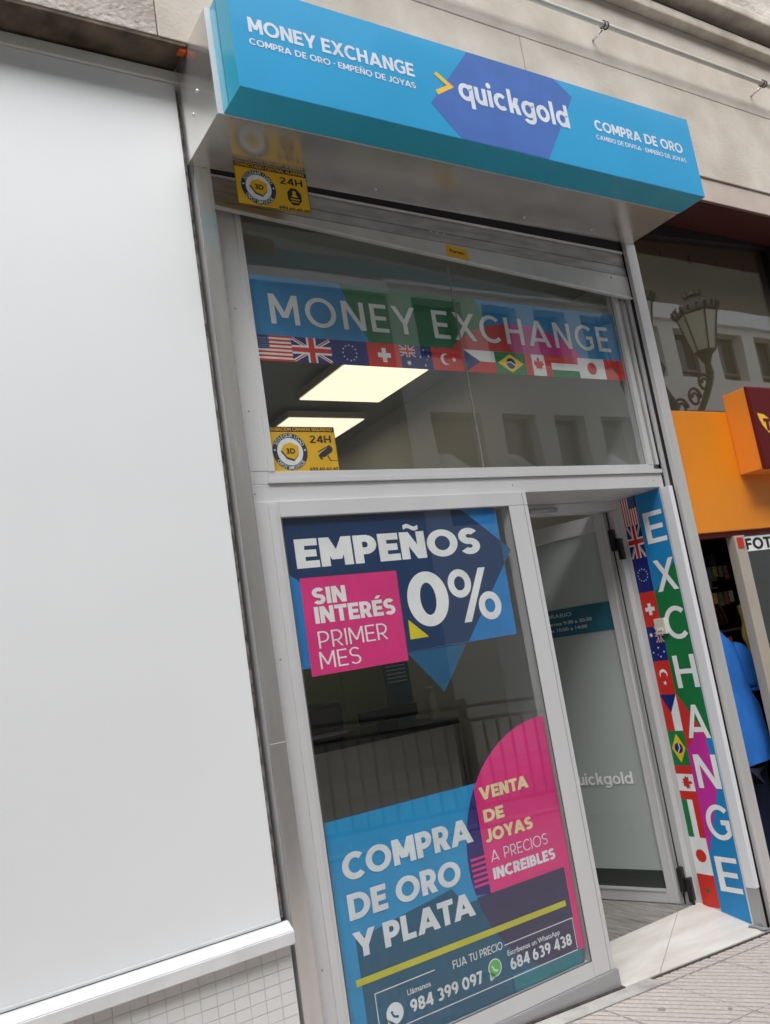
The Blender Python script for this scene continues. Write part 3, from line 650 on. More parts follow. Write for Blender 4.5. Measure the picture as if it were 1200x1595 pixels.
# marble threshold
th = thing('threshold_step', 'white marble doorstep slabs with a diagonal joint in front of the open door', 'doorstep', (1.8, .2, .15))
def zt_(x, y): return (zg(x) + .006) + (.178 - zg(x) - .006) * max(0, min(1, (y - .01) / .35))
def marb(pts, dz=0):
    vs = [(x, y, zt_(x, y)) for x, y in pts] + [(x, y, zt_(x, y) - .05) for x, y in pts]; n = len(pts)
    fs = [tuple(range(n)), tuple(range(2 * n - 1, n - 1, -1))] + [(i, i + n, (i + 1) % n + n, (i + 1) % n) for i in range(n)]
    mk('marble_slab', vs, fs, MARBLE, th)
marb([(1.351, .012), (1.545, .012), (2.08, .358), (1.351, .358)])
marb([(1.549, .012), (2.2335, .012), (2.2335, .358), (2.084, .358)])
tube('sealant_blob', [(2.20, .072, .128), (2.225, .045, .122), (2.222, .02, .118), (2.245, -.004, .116)], [.004, .008, .009, .006], mat('grey_sealant', srgb(140, 140, 142), .5), th, 8)

# ================================================================== reveal sticker
rsn = thing('exchange_reveal_sticker', 'vertical EXCHANGE sticker with a column of flags on the entrance side wall', 'sticker', (2.23, .2, .15))
RS = Surf(lambda u, v, h: Vector((2.2336 - h, -u, v)))       # u = -y
BL = ink('sticker_blue', 28, 134, 196); GR = ink('sticker_green', 24, 120, 66); MG = ink('sticker_magenta', 200, 50, 160); RD = ink('sticker_red', 208, 52, 46)
zb = lambda y: zt_(2.233, y) + .004
sheet('blue_ground', RS, [(-.235, zb(.235)), (-.078, zb(.078)), (-.078, 2.152), (-.235, 2.152)], 1, BL, rsn)
sheet('green_field', RS, [(-.235, 1.655), (-.078, 1.79), (-.078, .965), (-.105, .955), (-.235, 1.17)], 2, GR, rsn)
sheet('red_field', RS, [(-.235, 1.168), (-.105, .955), (-.15, .90), (-.235, .88)], 3, RD, rsn)
sheet('magenta_field', RS, [(-.235, .895), (-.155, .985), (-.115, .955), (-.10, .80), (-.115, .70), (-.235, .41)], 4, MG, rsn)
for ch, zt2 in zip('EXCHANGE', [2.052, 1.812, 1.577, 1.343, 1.106, .874, .643, .408]):
    gtext(ch, RS, -.210, -.081 if ch not in 'E' else -.090, zt2 - .156, .156, 5, INKW, rsn, .165)
zbs = [2.152, 2.008, 1.84, 1.668, 1.495, 1.325, 1.16, .985, .82, .66, .485, .315, zb(.285) + .0]
for k, fl in enumerate(FLAGS): flag(fl, RS, rsn, 2, (-.334, -.2355, zbs[k + 1], zbs[k]), True)
bx = thing('door_contact_box', 'small cream plastic sensor box over the flag column on the entrance side', 'sensor', (2.22, .23, 1.49))
box('housing', 2.214, 2.2315, .198, .262, 1.452, 1.530, mat('cream_plastic', srgb(216, 213, 200), .4), bx, .003)
box('label', 2.2132, 2.2139, .21, .25, 1.467, 1.486, ink('lbl', 240, 240, 236), bx); box('slot', 2.2125, 2.2131, .22, .245, 1.468, 1.471, BLK, bx)

# ================================================================== upper banner behind the pane
bn = thing('money_exchange_banner', 'wide MONEY EXCHANGE window banner with a row of flags in the upper pane', 'window banner', (1.2, .095, 2.7))
B = facade(.0975)
BB = ink('banner_blue', 30, 142, 204); BG = ink('banner_green', 22, 118, 72)
sheet('blue_ground', B, rect(.19, 2.186, 2.8165, 3.062), 1, BB, bn)
sheet('green_field', B, [(.60, 3.0615), (1.30, 3.0615), (1.345, 2.96), (1.30, 2.817), (.705, 2.817)], 2, BG, bn)
E1 = disc(1.52, 2.70, .44, 40, .258, radians(27), radians(153)); E1 = [(u, v) for u, v in E1 if v > 2.817]
rdp = [(1.13, 2.817)] + [q for q in E1[::-1] if q[0] < 1.47] + [(1.47, 2.817)]; mgp = [(1.47, 2.817)] + [q for q in E1[::-1] if q[0] > 1.46] + [(1.905, 2.817)]
sheet('red_field', B, rdp, 3, RD, bn); sheet('magenta_field', B, mgp, 4, ink('banner_magenta', 214, 40, 150), bn)
gtext('MONEY', B, .274, .957, 2.864, .124, 5, INKW, bn, .155, .2); gtext('EXCHANGE', B, 1.043, 2.122, 2.858, .130, 5, INKW, bn, .155, .2)
xb = [.19, .346, .519, .688, .847, 1.010, 1.185, 1.358, 1.539, 1.698, 1.874, 2.053, 2.186]
for k, fl in enumerate(FLAGS): flag(fl, B, bn, 2, (xb[k], xb[k + 1], 2.712, 2.816))

# ================================================================== alarm signs
AY = ink('alarm_yellow', 236, 186, 26); AN = ink('alarm_navy', 30, 48, 66)
def arctext(body, sfc, cu, cv, r, a0, a1, size, l, m, par):
    n = len(body)
    for i, ch in enumerate(body):
        if ch == ' ': continue
        a = a0 + (a1 - a0) * (i + .5) / n; vs, fs = textmesh(ch); xs = [v[0] for v in vs]; xm = (min(xs) + max(xs)) / 2
        t = a - pi / 2
        yield [(cu + r * cos(a) + ((x - xm) * cos(t) - (y - CAPH / 2) * sin(t)) * size, cv + r * sin(a) + ((x - xm) * sin(t) + (y - CAPH / 2) * cos(t)) * size) for x, y in vs], fs
def alarm(name, label, sfc, u0, u1, v0, v1, head, cam_icon, cat):
    a = thing(name, label, cat, tuple(sfc.P((u0 + u1) / 2, v0, 0)))
    w_, h_ = u1 - u0, v1 - v0; U = lambda s: u0 + s * w_; V = lambda t: v0 + t * h_
    sheet('plate', sfc, rect(u0, u1, v0, v1), 0, AY, a, .0012)
    sheet('header_strip', sfc, rect(U(.0), U(1.), V(.885), V(1.)), 1, BLK, a)
    text(head, sfc, U(.02), U(.97), V(.905), h_ * .075, 2, AY, a, .03)
    cu, cv, R = U(.30), V(.45), h_ * .405
    polys('badge_ring', sfc, [disc(cu, cv, R, 40)], 1, AN, a); polys('badge_disc', sfc, [disc(cu, cv, R * .74, 40)], 1.6, INKW, a)
    sh = [(cu - R * .5, cv + .1 * R), (cu - .35 * R, cv + .36 * R), (cu + .05 * R, cv + .5 * R), (cu + .5 * R, cv + .3 * R), (cu + .5 * R, cv - .1 * R), (cu + .2 * R, cv - .42 * R), (cu - .2 * R, cv - .3 * R)]
    polys('badge_shadow', sfc, [[(x - .04 * R, y - .1 * R) for x, y in sh]], 2.0, AN, a); polys('badge_shield', sfc, [sh], 2.4, AY, a)
    text('3D', sfc, cu - .22 * R, cu + .28 * R, cv - .12 * R, .3 * R, 2.9, BLK, a, .05)
    Vv, Ff = [], []
    for w0, aa in (('3DSEGURIDAD', (2.75, .4)), ('3DSEGURIDAD', (-.55, -2.6)), ):
        for pts, fs in arctext(w0, sfc, cu, cv, R * .87, aa[0], aa[1], R * .19 / CAPH, 2, INKW, a):
            b = len(Vv); Vv += [sfc.P(x, y, 2) for x, y in pts]; Ff += [tuple(i + b for i in f) for f in fs]
    mk('lettering', Vv, Ff, INKW, a)
    polys('badge_dots', sfc, [disc(cu + R * .87 * cos(t), cv + R * .87 * sin(t), R * .05, 10) for t in (0.1, pi - .1, -pi / 2)], 2.6, INKW, a)
    gtext('24H', sfc, U(.61), U(.93), V(.64), h_ * .165, 1.2, BLK, a, .18)
    text('693.60.60.60', sfc, U(.55), U(.98), V(.03), h_ * .07, 1.2, BLK, a, .04)
    if cam_icon:
        polys('camera_icon', sfc, [[(U(.73), V(.40)), (U(.90), V(.58)), (U(.94), V(.52)), (U(.92), V(.44)), (U(.79), V(.32)), (U(.74), V(.34))],
                                   [(U(.705), V(.36)), (U(.725), V(.39)), (U(.775), V(.28)), (U(.745), V(.26))],
                                   [(U(.70), V(.45)), (U(.90), V(.60)), (U(.90), V(.575)), (U(.71), V(.43))],
                                   [(U(.84), V(.36)), (U(.86), V(.36)), (U(.89), V(.25)), (U(.87), V(.25))], [(U(.875), V(.235)), (U(.985), V(.235)), (U(.985), V(.25)), (U(.875), V(.25))]], 1.2, AN, a)
    else:
        polys('camera_icon', sfc, [disc(U(.79), V(.37), w_ * .105, 8, h_ * .22, pi / 8, pi / 8 + 2 * pi)], 1.2, BLK, a)
        polys('bell_icon', sfc, [disc(U(.79), V(.47), w_ * .025, 12, h_ * .045), [(U(.74), V(.36)), (U(.84), V(.36)), (U(.81), V(.43)), (U(.77), V(.43))], rect(U(.725), U(.855), V(.29), V(.32)), rect(U(.735), U(.845), V(.23), V(.26))], 1.8, AY, a)
    polys('border', sfc, [rect(U(0), U(.006), V(0), V(.885)), rect(U(.994), U(1), V(0), V(.885)), rect(U(.006), U(.994), V(0), V(.012))], 1.4, BLK, a)
    return a
alarm('alarm_plate', 'yellow alarm plate reading CONECTADO CENTRAL ALARMAS 24H hanging under the steel sign box', facade(-.080), .121, .418, 3.242, 3.4145, 'CONECTADO CENTRAL ALARMAS', False, 'alarm sign')
alarm('camera_warning_sticker', 'yellow camera warning sticker reading GRABACION CAMARAS SEGURIDAD 24H low in the upper pane', facade(.0965), .1905, .476, 2.2735, 2.451, 'GRABACIÓN CÁMARAS SEGURIDAD', True, 'alarm sign')

# ================================================================== lower window posters
LP = facade(.0585)
p1 = thing('pawn_offer_poster', 'blue and pink window poster reading EMPEÑOS 0% SIN INTERÉS PRIMER MES', 'poster', (.7, .055, 1.4))
NB = ink('poster_navy', 14, 54, 100); PB = ink('poster_blue', 30, 128, 200); TB = ink('poster_teal_blue', 26, 92, 134)
PK = ink('poster_pink', 226, 52, 134)
sheet('blue_ground', LP, [(.175, 1.554), (1.166, 1.562), (1.170, 2.093), (.175, 2.093)], 1, PB, p1)
sheet('diamond_tip', LP, [(1.1705, 1.952), (1.215, 1.91), (1.1695, 1.857)], 1.5, TB, p1)
sheet('diamond_tip', LP, [(.624, 1.5545), (.905, 1.5545), (.764, 1.389)], 1.5, TB, p1)
sheet('navy_diamond', LP, [(.176, 2.0925), (.992, 2.0925), (1.168, 1.951), (1.168, 1.855), (.918, 1.5625), (.60, 1.5585), (.44, 1.70), (.176, 1.895)], 2, NB, p1)
sheet('pink_square', LP, [(.218, 1.524), (.625, 1.527), (.632, 1.868), (.222, 1.872)], 3, PK, p1)
polys('yellow_triangle', LP, [[(.648, 1.602), (.735, 1.603), (.652, 1.677)]], 3, ink('poster_yellow', 232, 214, 40), p1)
gtext('EMPEÑOS', LP, .219, 1.056, 1.907, .107, 4, INKW, p1, .27)
gtext('0', LP, .662, .855, 1.643, .208, 4, INKW, p1, .235); gtext('%', LP, .862, 1.112, 1.636, .212, 4, INKW, p1, .185)
gtext('SIN', LP, .262, .400, 1.773, .060, 4, INKW, p1, .25); gtext('INTERÉS', LP, .261, .602, 1.705, .060, 4, INKW, p1, .25)
gtext('PRIMER', LP, .262, .552, 1.617, .060, 4, INKW, p1, .10); gtext('MES', LP, .257, .424, 1.545, .060, 4, INKW, p1, .10)

p2 = thing('gold_buying_poster', 'large blue and magenta window poster reading COMPRA DE ORO Y PLATA with phone numbers', 'poster', (.7, .055, .29))
CB = ink('poster_cyan', 34, 152, 210); TD = ink('poster_petrol', 10, 92, 126); DP = ink('poster_purple', 44, 36, 120); DN = ink('poster_dusk', 54, 52, 92); TL = ink('poster_teal', 22, 124, 142)
sheet('cyan_ground', LP, [(.175, .284), (.95, .284), (.95, 1.034), (.175, 1.036)], 1, CB, p2)
sheet('petrol_field', LP, [(.243, .2845), (1.190, .2845), (1.190, .64), (.70, .635), (.655, .70), (.40, .668), (.243, .645)], 2, TD, p2)
cx_, cz_, rr = 1.21, .755, .467
circ = [(cx_ + rr * cos(a), cz_ + rr * sin(a)) for a in [radians(t) for t in range(93, 268, 4)]]
up = [(u, v) for u, v in circ if v > .64 and u <= .822]; low = [(u, v) for u, v in circ if v <= .645]
sheet('purple_disc', LP, [(.822, .64)] + [(.822, 1.016)] + up, 3, DP, p2)
sheet('dusk_disc', LP, [(1.190, .642)] + [(.757, .642)] + low[0:] + [(1.190, .2885)], 3, DN, p2)
sheet('teal_strip', LP, [(.86, .2848), (1.2075, .2848), (1.2075, .332), (.86, .345)], 4.2, TL, p2)
sheet('pink_panel', LP, [(.8225, .641)] + [(.8225, 1.014)] + [(u, v) for u, v in circ[::-1] if u > .823 and v > .8] + [(1.222, 1.22), (1.222, .333), (1.1905, .333), (1.1905, .641)], 4, PK, p2)
polys('pink_stripes', LP, [rect(.755, .8222, .675 + i * .0185, .684 + i * .0185) for i in range(6)], 4, PK, p2)
LT = ink('poster_letter', 228, 235, 241); CR = ink('poster_cream', 236, 226, 176)
gtext('COMPRA', LP, .229, .783, .835, .086, 6, LT, p2, .255); gtext('DE ORO', LP, .231, .702, .709, .083, 6, LT, p2, .255); gtext('Y PLATA', LP, .232, .740, .589, .081, 6, LT, p2, .255)
gtext('VENTA', LP, .843, 1.086, .968, .047, 6, CR, p2, .27); gtext('DE', LP, .846, .944, .887, .045, 6, CR, p2, .27); gtext('JOYAS', LP, .840, 1.072, .816, .046, 6, CR, p2, .27)
gtext('A PRECIOS', LP, .848, 1.132, .744, .040, 6, LT, p2, .10); gtext('INCREIBLES', LP, .847, 1.157, .682, .040, 6, LT, p2, .27)
polys('yellow_rule', LP, [[(.222, .504), (1.166, .502), (1.166, .523), (.222, .526)]], 5.5, ink('rule_yellow', 208, 206, 60), p2)
WT = .0035
polys('phone_frame', LP, [rect(.283, .283 + WT, .338, .462), rect(.283, .53, .4625, .4625 + WT), rect(.842, 1.186, .4505, .4505 + WT), rect(1.1825, 1.186, .342, .450), rect(.283, 1.186, .3345, .338)], 5.5, LT, p2)
gtext('FIJA TU PRECIO', LP, .607, .833, .443, .027, 6, LT, p2, .16); text('Llámanos', LP, .408, .505, .420, .018, 6, LT, p2, .02)
gtext('984 399 097', LP, .412, .724, .362, .041, 6, LT, p2, .23); text('Escríbenos un WhatsApp', LP, .850, 1.110, .413, .018, 6, LT, p2, .02)
gtext('684 639 438', LP, .855, 1.162, .362, .041, 6, LT, p2, .23)
def bubble(cu, cv, r, m, m2):
    polys('speech_bubble', LP, [disc(cu, cv, r * 1.16, 28), [(cu - r * 1.1, cv - r * .3), (cu - r * 1.05, cv - r * 1.45), (cu - r * .1, cv - r * 1.1)]], 5.6, LT, p2)
    if m: polys('speech_bubble', LP, [disc(cu, cv, r, 28), [(cu - r * .92, cv - r * .35), (cu - r * .85, cv - r * 1.2), (cu - r * .1, cv - r * .9)]], 6, m, p2)
    arc = [(cu + .15 * r + r * .62 * cos(a), cv + .12 * r + r * .62 * sin(a)) for a in [radians(t) for t in range(185, 281, 12)]]; arc2 = [(cu + .15 * r + r * .36 * cos(a), cv + .12 * r + r * .36 * sin(a)) for a in [radians(t) for t in range(281, 184, -12)]]
    q = [[arc[i], arc[i + 1], arc2[-2 - i], arc2[-1 - i]] for i in range(len(arc) - 1)]
    polys('handset', LP, q + [disc(cu - .4 * r, cv + .2 * r, r * .17, 12), disc(cu + .28 * r, cv - .42 * r, r * .17, 12)], 6.4, m2, p2)
bubble(.785, .393, .0265, ink('chat_green', 96, 196, 92), LT); bubble(.350, .383, .029, None, TD)

# little stickers on the jamb seen through the window
js = thing('jamb_sticker', 'small brown vertical sticker on the door jamb behind the poster window', 'sticker', (1.37, .359, 1.9))
sheet('sticker_sheet', facade(.3585), rect(1.352, 1.392, 1.74, 1.86), 0, ink('brown_sticker', 96, 70, 44), js)
js2 = thing('jamb_sticker', 'small grey printed sticker near the top of the door jamb', 'sticker', (1.37, .359, 2.0))
sheet('sticker_sheet', facade(.3585), rect(1.352, 1.386, 1.93, 2.01), 0, ink('grey_sticker', 108, 100, 92), js2)

# ================================================================== shop interior
FZ = .176
struct(box('room_wall', .0, .06, .12, 4.9, FZ, 3.47, WALLI)); struct(box('room_wall', 2.2675, 2.345, .14, 4.9, -.1, 3.40, WALLI))
struct(box('room_wall', .061, 2.2665, 4.8, 4.9, FZ, 3.47, WALLI)); struct(box('ceiling', .061, 2.2665, .12, 4.79, 3.29, 3.34, CEIL))
struct(box('room_wall', .061, 2.2665, .12, .14, 3.342, 3.47, CEIL))
fl = struct(box('floor', .061, 2.2665, .361, 4.79, -.1, FZ - .012, GROUT))
for i in range(12):
    for j in range(3):
        x0 = .062 + i * .1836; y0 = .362 + j * 1.5 - (.7 if i % 2 else 0); y1 = min(4.78, y0 + 1.497); y0 = max(.362, y0)
        box('plank', x0, x0 + .1815, y0, y1, FZ - .011, FZ, FLOORI, fl, .001)
for k, (xx, y) in enumerate(((1.29, 1.27), (1.385, 2.22), (1.45, 3.17))):
    t = thing('ceiling_light', ['square white LED ceiling panel nearest the window', 'second square LED ceiling panel behind the camera warning sticker', 'rear square LED ceiling panel deep inside the shop'][k], 'ceiling light', (xx + .3, y + .3, 3.2), 'LED ceiling panels')
    box('frame', xx - .012, xx + .592, y - .012, y + .60, 3.206, 3.25, LEDF, t, .002); box('diffuser', xx, xx + .58, y, y + .588, 3.199, 3.205, LEDM, t)
    for a in (.05, .53): tube('hanger', [(xx + a, y + .3, 3.25), (xx + a, y + .3, 3.29)], .004, ALU, t, 6)
part = thing('glass_partition', 'green tinted partition of tall panels at the back of the shop', 'partition', (.9, 2.7, FZ))
for i in range(5): box('panel', .07 + i * .42, .487 + i * .42, 2.7, 2.73, FZ, 2.4, GREENW, part, .003)
box('head_rail', .07, 2.18, 2.695, 2.735, 2.402, 2.44, ALUD, part)
desk = thing('reception_desk', 'pale reception desk inside the shop with a dark worktop', 'desk', (1.5, 2.2, FZ))
box('desk_front', .5, 2.15, 2.02, 2.05, FZ, 1.06, mat('desk_white', srgb(196, 196, 192), .5), desk, .003); box('desktop', .48, 2.18, 1.98, 2.6, 1.062, 1.10, BLACKP, desk, .004)
pr = thing('printer', 'black office printer standing at the left end of the desk', 'printer', (1.22, 2.15, 1.10))
box('body', .98, 1.36, 2.02, 2.40, 1.102, 1.33, BLACKP, pr, .02); box('paper_tray', 1.0, 1.34, 1.93, 2.02, 1.15, 1.165, mat('grey_plastic', (.2, .2, .2), .4), pr, .004)
mo_ = thing('monitor', 'black low flat monitor in the middle of the reception desk', 'monitor', (1.8, 2.2, 1.10))
box('screen', 1.52, 1.95, 2.10, 2.13, 1.16, 1.235, BLACKP, mo_, .004); box('stand', 1.68, 1.78, 2.08, 2.2, 1.101, 1.16, BLACKP, mo_, .004)
bo = thing('sanitiser_bottle', 'small white pump bottle on the desk end', 'bottle', (2.03, 2.03, 1.10))
lathe('bottle', 2.045, 2.05, [(.035, 1.102), (.038, 1.12), (.038, 1.24), (.03, 1.27), (.012, 1.285), (.012, 1.31)], mat('white_bottle', srgb(170, 172, 160), .4), bo); box('pump_head', 2.015, 2.055, 2.04, 2.06, 1.311, 1.325, WHITEB, bo, .003)
tb = thing('teal_notice', 'teal framed notice standing on the desk beside the sanitiser bottle', 'notice', (1.95, 2.3, 1.10))
box('board', 1.86, 2.06, 2.30, 2.315, 1.103, 1.56, mat('teal_board', srgb(40, 96, 110), .5), tb, .004); 
for i in range(6): box('text_bar', 1.88, 2.03, 2.296, 2.2995, 1.38 + i * .026, 1.386 + i * .026, DW, tb)

# ================================================================== neighbouring photo shop
nb = thing('neighbour_shopfront', 'orange fronted photo shop next door with tinted upper glass and dark doorway', 'shopfront', (3.2, .1, .05))
hexa('dark_header', [(2.352, .12, 3.565), (4.8, .12, 3.72), (4.8, .3, 3.72), (2.352, .3, 3.565), (2.352, .12, 3.663), (4.8, .12, 3.75), (4.8, .3, 3.75), (2.352, .3, 3.663)], mat('black_header', (.006, .004, .004), .6), nb)
box('side_frame', 3.765, 3.86, .06, .2, 2.54, 3.66, mat('black_frame', (.008, .007, .007), .5), nb, .01)
box('upper_pane', 2.352, 3.764, .145, .151, 2.52, 3.66, NBG, nb)
box('backing', 2.352, 3.9, .185, .20, 2.3, 3.66, mat('brown_backing', srgb(104, 97, 80), .8), nb)
for i, (x, z) in enumerate(((2.78, 3.50), (3.02, 3.49), (3.27, 3.49), (3.52, 3.485))):
    tube('ceiling_spot', [(x, .17, z + .04), (x, .17, z + .02), (x - .006, .17, z), (x + .012, .17, z - .015)], [.008, .004, .009, .004], mat('spot_grey', (.05, .05, .045), .4), nb, 8)
box('fascia', 2.3515, 4.8, .035, .12, 1.905, 2.54, ORANGE, nb, .004)
box('fascia_drip', 2.3515, 4.8, .05, .125, 1.880, 1.9045, WINE, nb)
box('side_trim', 2.3515, 2.362, .03, .08, -.05, 1.879, WINE, nb)
box('doorway_post', 2.672, 2.757, .04, .09, 0, 1.879, mat('cream_post', srgb(178, 170, 158), .45, .1, noise=.05), nb, .003)
box('red_tag', 2.69, 2.735, .036, .0395, 1.815, 1.868, ink('tag_red', 196, 40, 24), nb)
box('shop_window', 2.7575, 4.8, .06, .066, 0, 1.879, glassmat('neighbour_glass', .09, (.5, .55, .52)), nb)
fs_ = box('foto_strip', 2.7585, 3.9, .0572, .0595, 1.795, 1.872, INKW, nb)
gtext('FOTO', facade(.0568), 2.775, 3.09, 1.802, .060, 1, BLK, nb, .24)
box('bottom_rail', 2.7575, 4.8, .04, .09, -.1, .14, ALUD, nb, .004)
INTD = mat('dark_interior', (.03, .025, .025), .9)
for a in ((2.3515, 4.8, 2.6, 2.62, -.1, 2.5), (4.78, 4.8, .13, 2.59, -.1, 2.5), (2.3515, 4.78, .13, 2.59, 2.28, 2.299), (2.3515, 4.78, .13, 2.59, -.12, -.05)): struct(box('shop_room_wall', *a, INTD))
# hanging goods in the doorway
fb = thing('protruding_box_sign', 'wine red box sign with orange sides and yellow leaf logo on the orange fascia', 'shop sign', (3.1, -.03, 2.2))
box('box_sides', 2.832, 3.9, -.098, .034, 2.193, 2.628, ORANGE2, fb, .004); box('front_frame', 2.826, 3.906, -.112, -.0985, 2.188, 2.633, WINE, fb, .008)
SF = facade(-.1128)
box('front_panel', 2.838, 3.895, -.1135, -.1121, 2.200, 2.621, mat('wine_front', srgb(92, 6, 10), .5, spec=.25), fb)
SF = facade(-.1138)
leaf = [(2.872, 2.487), (2.885, 2.485), (2.925, 2.480), (2.96, 2.46), (2.97, 2.42), (2.955, 2.37), (2.93, 2.385), (2.895, 2.42), (2.878, 2.455)]
polys('leaf_logo', SF, [leaf], 1, ink('leaf_yellow', 240, 190, 50), fb)
gtext('T', SF, 2.908, 2.972, 2.392, .066, 2, WINE, fb, .3); gtext('o', SF, 2.978, 3.040, 2.392, .085, 3, INKY, fb, .25)
bs = thing('wicker_arch_display', 'dim orange brown arched wicker display on the shelf in the doorway', 'basket', (2.78, .4, 1.4))
bmw = bmesh.new()
for k in range(5): addtube(bmw, [(2.83 + (.115 - k * .02) * cos(a), .40 + k * .012, 1.44 + (.15 - k * .026) * sin(a)) for a in [pi * i / 12 for i in range(13)]], .011, 7)
frombm('arches', bmw, mat('wicker', srgb(116, 58, 34), .8, noise=.3, nscale=40), bs, True)
box('shelf', 2.66, 3.05, .36, .52, 1.40, 1.412, mat('shelf_wood', srgb(92, 62, 52), .6), bs)
hs_ = thing('souvenir_rack', 'dark rack of small souvenirs and cards hanging in the doorway', 'display rack', (2.75, .5, 1.7))
cols = [srgb(96, 20, 26), srgb(120, 104, 78), srgb(60, 66, 48), srgb(40, 60, 66), srgb(110, 80, 60), srgb(60, 20, 20)]
for i in range(8):
    x = 2.56 + .075 * (i % 4) + random.uniform(-.01, .01) + .12; z = 1.80 - .085 * (i // 4)
    box('card', x, x + .055, .40 + .01 * (i % 3), .404 + .01 * (i % 3), z - .035, z + .03, mat('card%d' % (i % 6), cols[i % 6], .6, noise=.4, nscale=60), hs_, .001)
box('rail', 2.54, 2.95, .41, .415, 1.642, 1.647, ALUD, hs_)
for i in range(16):
    x = 2.66 + .045 * (i % 6); zz = (1.72, 1.58, 1.34)[i // 6]; box('postcard', x, x + .036, .30, .303, zz - .03 + random.uniform(-.01, .01), zz + .035, mat('bright%d' % (i % 5), [srgb(170, 60, 60), srgb(190, 180, 150), srgb(70, 110, 130), srgb(200, 150, 70), srgb(90, 120, 80)][i % 5], .5, noise=.5, nscale=70, detail=2), hs_, .0006)
for i in range(10):
    x = 2.62 + .04 * i; box('trinket', x, x + .03, .46, .49, 1.20 + .02 * (i % 3), 1.28 + .03 * (i % 4), mat('card%d' % (i % 6), cols[i % 6], .6), hs_, .004)
yr = thing('hanging_balloon_string', 'yellow twisted rubber string hanging beside the doorway post', 'toy', (2.8, .2, 1.2))
ym = mat('dull_yellow', srgb(176, 146, 62), .5, noise=.15)
pts = [(2.812 + .010 * sin(i * 1.0) + .006 * (i / 12), .20, 1.53 - i * .033) for i in range(14)]
tube('string', pts, [.013 + .004 * sin(i * 1.7) for i in range(14)], ym, yr, 10)
yt = thing('yellow_ball_toy', 'small yellow ball in the neighbour shop window at the right picture edge', 'toy', (2.78, .03, 1.25))
bmb = bmesh.new(); bmesh.ops.create_uvsphere(bmb, u_segments=16, v_segments=10, radius=.035, matrix=Matrix.Translation((2.795, .0, 1.262))); frombm('ball', bmb, mat('bright_yellow', srgb(226, 200, 40), .4), yt, True)

# ---- person in the doorway
def skinned(name, joints, edges, m, par, root=0, sub=2):
    me = bpy.data.meshes.new(name); L = wloc(par); me.from_pydata([tuple(Vector(j[0]) - L) for j in joints], edges, []); me.materials.append(m)
    o = bpy.data.objects.new(name, me); C.objects.link(o); o.parent = par
    md = o.modifiers.new('skin', 'SKIN'); sk = me.skin_vertices[0].data if me.skin_vertices else None
    if sk is None:
        bm = bmesh.new(); bm.from_mesh(me); bm.verts.layers.skin.verify(); bm.to_mesh(me); bm.free(); sk = me.skin_vertices[0].data
    for i, j in enumerate(joints): sk[i].radius = j[1]; sk[i].use_root = (i == root)
    ss = o.modifiers.new('subsurf', 'SUBSURF'); ss.levels = sub; ss.render_levels = sub
    md.use_smooth_shade = True
    return o
pe = thing('person', 'person in bright blue polo shirt and navy trousers half hidden in the dark doorway', 'person', (2.63, .30, .06))
px, py = 2.63, .30
SK = mat('skin', srgb(196, 142, 116), .5)
J = [((px, py, .88), (.13, .10)), ((px, py, 1.15), (.10, .08)), ((px, py + .01, 1.33), (.09, .06)), ((px, py, 1.45), (.05, .05)), ((px, py, 1.52), (.06, .07)), ((px, py, 1.62), (.075, .09)), ((px, py, 1.68), (.05, .06)),
     ((px + .12, py, 1.32), (.045, .045)), ((px + .155, py - .03, 1.10), (.038, .038)), ((px + .13, py + .20, 1.04), (.028, .028)), ((px - .12, py, 1.32), (.045, .045)), ((px - .17, py + .04, 1.10), (.038, .038)), ((px - .16, py + .22, 1.0), (.028, .028)),
     ((px + .09, py, .80), (.08, .08)), ((px + .10, py, .48), (.055, .055)), ((px + .10, py + .01, .14), (.035, .035)), ((px + .11, py + .13, .10), (.03, .025)), ((px - .09, py, .80), (.08, .08)), ((px - .10, py, .48), (.055, .055)), ((px - .10, py + .01, .14), (.035, .035)), ((px - .11, py + .13, .10), (.03, .025))]
Ed = [(0, 1), (1, 2), (2, 3), (3, 4), (4, 5), (5, 6), (2, 7), (7, 8), (8, 9), (2, 10), (10, 11), (11, 12), (0, 13), (13, 14), (14, 15), (15, 16), (0, 17), (17, 18), (18, 19), (19, 20)]
skinned('body', J, Ed, SK, pe)
prof = [(.755, .262, .165), (.80, .258, .165), (.90, .243, .158), (1.0, .232, .15), (1.05, .222, .145), (1.10, .190, .135), (1.20, .170, .13), (1.28, .160, .125), (1.345, .140, .11), (1.395, .085, .085), (1.42, .065, .07)]
NS = 40; V_, F_ = [], []
for i, (z, rx, ry) in enumerate(prof):
    for k in range(NS):
        a = 2 * pi * k / NS; f = 1 + .034 * sin(5 * a + z * 24) * (1 - i / 12) + .012 * sin(11 * a - z * 34) - .06 * math.exp(-((z - 1.095 + .10 * cos(a)) / .02) ** 2) + .02 * sin(2 * a + z * 40)
        V_.append((px + rx * f * cos(a), py + ry * f * sin(a), z + .006 * sin(3 * a)))
for i in range(len(prof) - 1):
    for k in range(NS): F_.append((i * NS + k, i * NS + (k + 1) % NS, (i + 1) * NS + (k + 1) % NS, (i + 1) * NS + k))
so_ = mk('shirt', V_, F_, mat('blue_polo', srgb(34, 112, 200), .85, noise=.22, nscale=7, bump=.9, bscale=7, stretch=(1, 1, .6)), pe, True)
sm_ = so_.modifiers.new('subsurf', 'SUBSURF'); sm_.levels = 1; sm_.render_levels = 1
